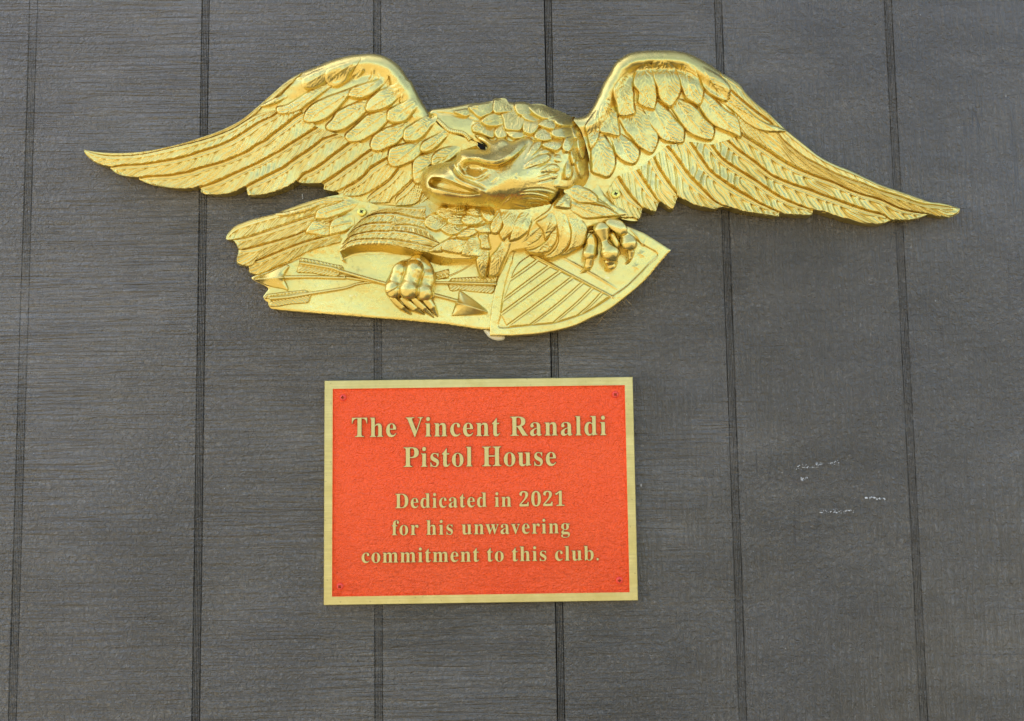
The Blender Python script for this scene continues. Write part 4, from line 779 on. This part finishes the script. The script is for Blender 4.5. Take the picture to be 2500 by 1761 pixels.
gv = [('H 225 800 H 330 690', 'H 195 860 H 400 700'), ('H 185 945 400 790 455 745', ''), ('H 115 1145 350 970 570 808', ''), ('H 90 1285 400 1060 680 858', ''), ('H 150 1408 500 1150 800 918', ''), ('H 385 1392 650 1190 900 972', ''), ('H 615 1370 850 1170 1000 1020', ''), ('H 850 1300 980 1190 1095 1068', '')]
gl = [smooth(Z(a), n=14) for a, _ in gv]; gl[0] = smooth(Z('H 215 850 270 760 370 690'), n=14)
gl.append(smooth(Z('H 1010 1222 1100 1160 1180 1108'), n=14))
for a_, b_ in zip(gl[:-1], gl[1:]):
    dd = (b_-a_); l = np.linalg.norm(dd, axis=1)[:, None]; g_ = dd/l*2.4
    poly = np.vstack([a_+g_, (b_-g_*.8)[::-1]])
    relief('stripe', poly, lambda X, Y, d: mSh(X, Y)-1.7+bevel(d, 3.4, 2.0)+.10*vnoise(X/8, Y/8, 9), shield, res=1.4, crisp=True, back=12)

# ---- feet
def foot_part(name, outl, balls, parent, base, floor=12., extra=None, res=1.3):
    def hf(X, Y, d):
        b = blobs(X, Y, balls); h = np.maximum(b, base(X, Y) if callable(base) else base)
        if extra is not None: h = h+extra(X, Y)
        return np.where(d < .01, np.minimum(h, floor), h)
    return relief(name, Z(outl), hf, parent, res=res, back=6)
def zb(tagc, L):
    ox, oy, s = TAGS[tagc]; return [(ox+a/s, oy+b/s, z, r/s, ox+c/s, oy+d/s, z2, r2/s) for (a, b, z, r, c, d, z2, r2) in L]
fist = zb('G', [(300, 835, 21, 84, 300, 850, 21, 84), (452, 840, 25, 96, 445, 865, 25, 92), (580, 905, 21, 84, 588, 940, 20, 80), (300, 850, 21, 74, 242, 1030, 23, 84), (452, 850, 24.5, 84, 392, 1025, 27, 90), (585, 920, 21, 74, 545, 1050, 23, 84),
    (236, 1035, 25, 94, 242, 1045, 24, 92), (392, 1035, 28.5, 102, 392, 1045, 28.5, 100), (545, 1060, 24, 92, 548, 1070, 24, 90), (480, 760, 17, 95, 590, 860, 17, 90), (600, 900, 15, 80, 610, 1090, 15, 66)])
def hfist(X, Y, d):
    hs = [blobs(X, Y, [b]) for b in fist]; k = .9; m = np.maximum.reduce(hs+[np.full(X.shape, 15.)])
    o = m+np.log(sum(np.exp(np.clip((h-m)/k, -30, 0)) for h in hs))*k
    o = np.maximum(o, 18+0*X-10*np.clip(1-d/9, 0, 1)**2)+.2*vnoise(X/6, Y/6, 3)
    return np.where(d < .01, 14, o)
foot1 = relief('foot', Z('G 200 900 232 830 270 785 330 750 400 735 440 700 500 690 560 720 620 790 655 870 665 960 640 1020 655 1080 640 1140 560 1150 450 1140 390 1140 310 1120 240 1128 180 1100 158 1030 172 960'), hfist, eagle, res=1.2, back=6)
for o_, b_ in (('G 205 1110 260 1110 320 1170 400 1240 430 1290 360 1275 290 1230 230 1165', [(240, 1120, 20, 52, 330, 1200, 17, 44), (330, 1200, 17, 44, 420, 1285, 12, 10)]), ('G 300 1120 370 1115 430 1160 510 1230 560 1290 480 1290 410 1260 350 1195', [(340, 1130, 21, 52, 450, 1215, 18, 44), (450, 1215, 18, 44, 555, 1285, 12, 10)]),
               ('G 410 1125 480 1120 540 1180 610 1250 650 1320 580 1295 510 1250 450 1190', [(450, 1130, 21, 50, 540, 1210, 18, 44), (540, 1210, 18, 44, 645, 1310, 12, 12)]), ('G 520 1130 590 1120 640 1140 665 1200 688 1260 685 1310 640 1290 590 1230 545 1180', [(570, 1140, 19, 52, 620, 1200, 17, 46), (620, 1200, 17, 46, 678, 1300, 12, 12)])):
    foot_part('talon', o_, zb('G', b_), foot1, 12.4, floor=12)
foot2 = empty_child('foot')
for o_, b_ in (('H 1000 420 1050 375 1120 380 1165 430 1168 500 1150 560 1190 600 1260 640 1280 690 1250 720 1240 760 1160 770 1095 740 1070 690 1085 600 1060 530 1010 470', [(1085, 445, 34, 92, 1110, 560, 31, 62), (1110, 560, 31, 62, 1170, 665, 30, 108), (1170, 665, 30, 108, 1175, 690, 28, 104)]),
               ('H 985 480 1030 510 1055 560 1050 640 1050 700 1000 735 930 740 895 710 905 640 930 560', [(985, 530, 28, 62, 990, 600, 27, 60), (990, 600, 27, 60, 965, 675, 27, 82)]),
               ('H 1110 355 1190 335 1280 360 1340 430 1345 470 1410 520 1442 590 1420 640 1370 660 1300 640 1270 580 1240 500 1180 450 1130 400', [(1170, 395, 30, 72, 1290, 430, 32, 88), (1290, 430, 32, 72, 1340, 500, 29, 72), (1340, 500, 29, 72, 1355, 570, 29, 100)]),
               ('H 1160 450 1210 470 1250 540 1280 600 1250 640 1190 590 1160 540', [(1200, 500, 25, 50, 1240, 590, 24, 50)])):
    foot_part('toe', o_, zb('H', b_), foot2, 20, floor=19)
for o_, b_ in (('H 925 735 1000 730 1005 800 960 860 880 882 872 868 905 820', [(965, 740, 26, 50, 955, 800, 24, 44), (955, 800, 24, 44, 880, 876, 17, 8)]), ('H 1105 735 1180 760 1245 755 1240 800 1210 840 1150 862 1110 845 1115 800', [(1170, 765, 26, 70, 1180, 800, 24, 56), (1180, 800, 24, 56, 1115, 852, 18, 14)]), ('H 1330 655 1410 640 1408 700 1370 770 1328 797 1318 780 1350 730 1340 690', [(1372, 665, 25, 44, 1368, 720, 23, 36), (1368, 720, 23, 36, 1325, 793, 17, 6)])):
    foot_part('talon', o_, zb('H', b_), foot2, 18.5, floor=18)

# ---- breast between the wings, mostly behind the head
relief('breast', Z('C 60 640 400 600 900 600 1500 600 1790 800 1900 1060 1990 1180 2150 1300 H 1200 335 1000 400 600 300 400 330 G 1600 300 1200 230 800 222 640 226 520 200 480 100 470 0'), lambda X, Y, d: 17.5+bevel(d, 8, 2)+.5*vnoise(X/9, Y/9, 91), eagle, res=2.6)

relief('joint_plate', Z('F 1290 125 1500 20 1900 60 G 600 60 650 400 200 400 F 1900 330 1500 420 1300 300'), lambda X, Y, d: 12.5+bevel(d, 4, 1)+.4*vnoise(X/8, Y/8, 93), eagle, res=2.6)

# ---- back and neck
mN = TPS([(1050, 270, 24), (1100, 262, 27), (1200, 248, 24), (1300, 255, 26), (1370, 280, 26), (1400, 310, 26), (1100, 310, 30), (1170, 300, 31), (1230, 290, 34), (1300, 310, 42), (1350, 320, 48), (1370, 300, 42), (1380, 350, 52), (1395, 340, 48), (1100, 350, 30), (1180, 340, 34), (1250, 340, 44), (1300, 360, 52), (1434, 380, 20), (1442, 440, 16), (1415, 360, 38), (1400, 400, 46), (1410, 440, 40), (1428, 458, 18), (1380, 430, 52), (1390, 470, 44), (1060, 300, 27), (1150, 370, 26)], .01)
neck_out = Z('C 205 345 185 300 240 268 400 252 600 214 800 200 840 175 920 178 1000 200 1180 225 1350 240 1480 290 1600 345 1680 410 1730 500 1765 600 1780 700 1795 780 1800 900 1770 1030 1640 1045 1500 1060 1200 1000 900 900 760 760 690 690 600 600 480 560 360 510 260 420')
pit = Z('C 655 595 690 605 740 640 738 662 705 660 680 635')
def hneck(X, Y, d):
    h = mN(X, Y)+bevel(d, 9, 5)-5-1.0
    pd = segdist(X, Y, pit, True)[0]; h = np.where(inside(X, Y, pit), 2, h)
    for s_, w_, a_ in (('C 200 300 400 320 560 350 650 380 700 400', 3, -1.6), ('C 610 440 660 400 740 420', 4, 1.8), ('C 400 300 500 330 600 370', 3, 1.2), ('C 700 360 780 310 850 280', 3, -1.2),
                        ('C 1650 700 1640 780 1650 830', 5, 1.5), ('C 1660 800 1720 880 1760 960', 6, 1.6), ('C 1610 650 1700 640 1760 660', 4, 1.), ('C 350 500 500 540 650 600 700 640', 3, -1.8)):
        h = h+stroke(X, Y, s_, w_, a_)
    return h+.3*vnoise(X/10, Y/10, 31)
neck = relief('neck', neck_out, hneck, eagle, res=1.8)
nf = ['C 580 250 700 215 820 212 820 290 760 335 690 362 620 315', 'C 820 212 842 178 920 182 965 230 1010 290 930 312 850 322 815 282', 'C 918 312 1050 300 1115 340 1140 365 1092 482 1000 492 938 470 920 380', 'C 688 388 790 315 900 320 935 400 862 442 760 442',
 'C 1112 482 1130 370 1210 365 1285 410 1242 500 1180 528', 'C 938 492 1050 480 1142 522 1085 565 1000 565', 'C 618 435 680 405 745 430 835 505 800 562 700 525 622 505', 'C 828 495 880 440 942 470 962 545 870 572', 'C 1028 222 1100 202 1185 232 1212 305 1120 342 1045 305',
 'C 1175 242 1300 242 1402 285 1422 352 1320 372 1218 315', 'C 1255 422 1310 372 1422 352 1442 432 1402 472 1300 452', 'C 1238 502 1310 452 1385 492 1402 562 1320 592 1228 562', 'C 1428 342 1520 328 1602 392 1582 442 1490 442 1428 402', 'C 1388 482 1480 450 1562 462 1592 532 1500 562 1408 542',
 'C 1318 602 1420 580 1502 592 1482 672 1420 692 1308 642', 'C 1528 562 1602 540 1625 640 1562 702 1498 662', 'C 1590 680 1640 700 1645 800 1610 822 1585 750', 'C 1538 822 1580 800 1612 880 1590 962 1528 952', 'C 430 290 560 262 600 300 560 350 470 330', 'C 1350 300 1460 300 1520 340 1440 400 1350 370', 'C 1080 300 1180 310 1260 380 1200 400 1120 370', 'C 640 530 700 515 760 560 790 600 700 600', 'C 1600 430 1660 420 1700 480 1690 560 1640 570 1605 510', 'C 1650 570 1700 560 1735 640 1730 740 1690 760 1655 680', 'C 1550 400 1610 360 1660 400 1650 440 1590 450', 'C 1640 800 1690 780 1735 850 1730 950 1690 960 1650 880']
for i, s_ in enumerate(nf):
    covert(s_, mN, 1.2+.12*i if i < 18 else 1.0, neck, [(-.8, .5), (-.6, .7), (-.3, 1), (-.9, .2), (-.2, 1)][i % 5], rise=1.8, edge=3.0, amp=.6, spacing=9, quill=.6, res=1.7, ext=1.4)
relief('hole_shade_sheet', Z('C 672 602 700 604 730 628 744 648 736 663 708 661 684 636'), lambda X, Y, d: np.maximum(mN(X, Y), 30)*0+34+0*X, neck, simple('hole_shade_black', (.004, .0035, .003), 1., 0, None), res=1.2, back=20)  # near-black sheet set in the pit, its colour giving the shade inside the hole
# weld bead along the wing joint
wb = smooth(Z('C 222 325 270 370 330 425 380 470 440 490 500 500 548 520 600 578'), step=5.2)
def hw_(X, Y, d):
    dd, cx, cy, t = segdist(X, Y, wb); ph = t*len(wb); f = ph-np.floor(ph)
    return np.maximum(macroL(X, Y), mN(X, Y))*0+mN(X, Y)+1.0+bevel(d, 5, 2.2)-.9*np.abs(f-.5)*2
Tn = np.gradient(wb, axis=0); Tn /= np.linalg.norm(Tn, axis=1)[:, None]; Nn = np.stack([-Tn[:, 1], Tn[:, 0]], 1)
relief('weld_bead', np.vstack([wb+Nn*5.5, (wb-Nn*5.5)[::-1]]), hw_, neck, BEAD, res=1.0, crisp=True, back=18)

# ---- head
cc = lambda L: [(1000+a/4.042, 200+b/4.042, h) for a, b, h in L]
mH = TPS(cc([(100, 1000, 50), (150, 880, 52), (300, 815, 52), (300, 900, 66), (170, 980, 62), (200, 1120, 62), (300, 1190, 57), (450, 1215, 54), (350, 1130, 67), (600, 1228, 51), (600, 1150, 66), (800, 1250, 44), (800, 1190, 56), (800, 1120, 67), (1100, 1315, 32), (1050, 1230, 46), (1100, 1150, 60), (1250, 1280, 30), (1300, 1180, 46), (1420, 1230, 30),
  (1450, 1100, 47), (1300, 1030, 62), (1000, 1020, 72), (1000, 900, 74), (850, 1000, 71), (640, 890, 62), (560, 960, 66), (1200, 880, 70), (1400, 900, 58), (1520, 900, 45), (1530, 1020, 40), (1500, 780, 50), (1500, 640, 46), (1400, 660, 54), (1300, 600, 52), (1180, 560, 51), (1130, 650, 60), (1000, 650, 60), (1000, 595, 57), (850, 645, 64), (850, 590, 54), 
  (700, 740, 66), (560, 740, 62), (850, 740, 68), (600, 852, 60), (750, 880, 65), (900, 862, 69), (1010, 812, 69), (500, 700, 60), (480, 760, 60), (740, 672, 58), (720, 600, 47), (700, 530, 38), (450, 800, 58), (400, 860, 66), (480, 920, 69), (620, 1000, 71), (720, 1060, 71), (1150, 720, 66), (1250, 740, 65), (600, 670, 56)]), .004)
head_out = Z('C 97 1000 108 940 130 890 165 850 230 820 300 802 370 792 430 782 462 760 470 720 500 688 560 672 640 668 700 668 752 668 757 632 708 592 662 560 672 520 730 518 780 560 820 580 880 556 930 552 1000 585 1060 570 1110 545 1180 530 1240 560 1310 570 1400 575 1500 590 1525 640 1530 720 1545 800 1540 900 1530 1000 1505 1060 1470 1120 1440 1190 1415 1245 1360 1290 1300 1290 1200 1300 1100 1322 1000 1312 900 1275 800 1258 600 1232 450 1222 330 1200 240 1160 170 1100 120 1055')
mouth = smooth(Z('C 188 985 215 948 265 940 330 950 400 975 480 1010 560 1040 640 1072 692 1104 640 1114 560 1114 470 1102 380 1085 290 1062 215 1042 190 1015'), closed=True)
def hhead(X, Y, d):
    h = mH(X, Y)+bevel(d, 13, 11)-11
    S = lambda s_, w_, a_, t=True: stroke(X, Y, s_, w_, a_, t)
    # brow: thick lip with an undercut eye slot
    ul = smooth(Z('C 530 862 545 825 590 803 660 803 750 826 850 836 930 814 1010 768 1080 708 1140 642 1175 585'))
    du, ux, uy, ut = segdist(X, Y, ul); ab = Y < uy
    k = np.clip(ut*9, 0, 1)*np.clip((1-ut)*3.2, 0, 1)**.8
    h = h+np.where(ab, k*(6.0+.30*np.minimum(du, 13))*(np.clip((38-du)/24, 0, 1)**1.3), 0)
    h = h-S('C 530 860 548 822 590 800 660 802 750 826 850 835 930 812 1010 765 1080 705 1140 640 1172 590', 2.6, 5.0)
    h = h-S('C 700 640 820 650 940 630 1050 580', 13, 4.0)
    h = h-S('C 570 850 630 855 710 865', 12, 2.2)                       # eye hollow
    h = h+S('C 545 890 590 925 650 940 710 920 745 885 750 860', 6, 2.0)       # lower lid
    h = h-S('C 500 800 520 860 560 930 640 975 720 950 800 890', 4, 1.8)
    # cere folds between beak and face
    h = h+S('C 375 800 410 870 470 950 560 1000 660 1045 750 1085', 4.5, 2.4)-S('C 440 790 450 850 500 920 580 970 680 1010 760 1060', 3.2, 2.6)
    h = h+S('C 455 775 480 840 530 905 600 955', 4, 1.8)
    h = h+S('C 690 1060 740 1095 760 1120', 6, 1.8)
    # cheek creases and jaw streaks
    h = h-S('C 880 940 840 980 790 1010', 3, 1.1)-S('C 1060 900 1050 930 1062 952', 2, 1.1)
    for s_ in ('C 1090 1080 1180 1060 1300 1055 1400 1075 1470 1110', 'C 1080 1150 1180 1140 1300 1150 1400 1185 1440 1220', 'C 1150 1190 1260 1190 1350 1230 1380 1270', 'C 1060 1100 1200 1090 1320 1110 1420 1150', 'C 1020 1200 1120 1220 1220 1250 1280 1290', 'C 1000 1120 940 1180 900 1230'):
        h = h-S(s_, 2.4, 1.9)+S(s_.replace('C 1', 'C 1'), 6, .9)
    for s_ in ('C 1260 950 1380 915 1490 885', 'C 1250 1000 1370 970 1500 925', 'C 1120 770 1180 700 1240 640', 'C 1200 770 1260 725 1330 690', 'C 1240 850 1320 815 1400 800', 'C 1290 905 1370 870 1450 830'):
        h = h-S(s_, 2.2, 1.2)
    # beak: lips round the open mouth
    dm = segdist(X, Y, mouth, True)[0]; im = inside(X, Y, mouth)
    h = h+.5*np.exp(-((dm-7)/6)**2)*(~im)*(X < 1190)
    h = np.where(im, h-15*np.clip(dm/5.5, 0, 1)**.75-.8, h)
    h = h+S('C 210 1065 320 1110 450 1135 600 1135 720 1110', 8, .8)-S('C 205 1050 200 1080 212 1110', 2, 1.2)
    h = h-S('C 790 1130 760 1180 790 1240', 3, 1.3)
    return h+.12*vnoise(X/9, Y/9, 77)+.12*vnoise(X/3.5, Y/3.5, 78)
headp = relief('head', head_out, hhead, eagle, res=1.4, back=12)
for s_, ly, dr in (('C 1160 700 1200 620 1260 575 1315 580 1300 650 1220 730 1150 760', 2.4, (1, -.8)), ('C 1070 885 1130 810 1200 755 1330 698 1405 738 1355 805 1220 850 1130 880', 1.2, (1, -.5)), ('C 1250 880 1330 835 1410 800 1495 832 1500 885 1400 905 1300 905', 1.2, (1, -.3)),
                   ('C 1320 605 1410 585 1505 595 1485 672 1420 695 1310 645', 2.6, (1, .2)), ('C 1400 722 1500 700 1545 742 1525 805 1440 795', 2.2, (1, .2)), ('C 1380 905 1480 885 1530 900 1520 960 1420 970', 1.2, (1, 0)), ('C 1250 690 1330 650 1400 680 1380 715 1300 730', 1.6, (1, -.2))):
    covert(s_, mH, ly, headp, dr, rise=1.6, edge=2.8, amp=.55, spacing=9, quill=.4, back=30, res=1.5)

# ---- mounting screws of the eagle
for (px, py, r, rt, hh_) in ((883, 517.3, .0050, .5, 21), (1503, 474, .0051, .25, 22.5)):
    p = P(px, py, hh_); o = origin_of(eagle)
    screw_head('screw', tuple(np.array(p)-o), r, .0012, SCREWGOLD, eagle, rt, slot=.30)

# ------------------------------------------------------------------ dry grass caught behind the shield
def wisps(name, L, parent=None):
    V = []; F = []
    for pts, r in L:
        p = smooth(Z(pts), n=14)
        for i, (x, y) in enumerate(p):
            c = P(x, y, 3+5*math.sin(i*.45+r*9)); rr = r*.001*(1-.6*i/13)
            s = len(V)
            for k in range(3): a = k*2.094; V.append((c[0]+math.cos(a)*rr, c[1]+math.sin(a)*rr*.8, c[2]+math.sin(a+.5)*rr))
            if i:
                for k in range(3): F.append((s-3+k, s-3+(k+1) % 3, s+(k+1) % 3, s+k))
    me = bpy.data.meshes.new(name); me.from_pydata(V, [], F); me.update()
    return link(name, me, STRAW, parent)
Ls = [('H 1230 1190 1130 1280 1070 1350 1000 1435', .55), ('H 1310 1110 1340 1150 1390 1200', .5), ('H 1240 1200 1180 1330 1090 1400', .28), ('H 1320 1130 1300 1200 1210 1300', .22), ('H 1150 1250 1220 1290 1260 1240', .2), ('H 1080 1310 1150 1370 1180 1400', .22), ('H 1290 1150 1370 1240 1330 1300', .18)]
for _ in range(16):
    x = random.uniform(1050, 1330); y = 1330-(x-1050)*.75+random.uniform(-30, 30)
    Ls.append(('H %g %g %g %g %g %g' % (x, y, x+random.uniform(-40, 50), y+random.uniform(10, 50), x+random.uniform(-80, 60), y+random.uniform(30, 110)), random.uniform(.08, .18)))
tag(wisps('dry_grass', Ls), 'wisp of dry straw and fibres sticking out beneath the shield edge', 'dry grass')
tag(bpy.data.objects['dry_grass'], kind=None)
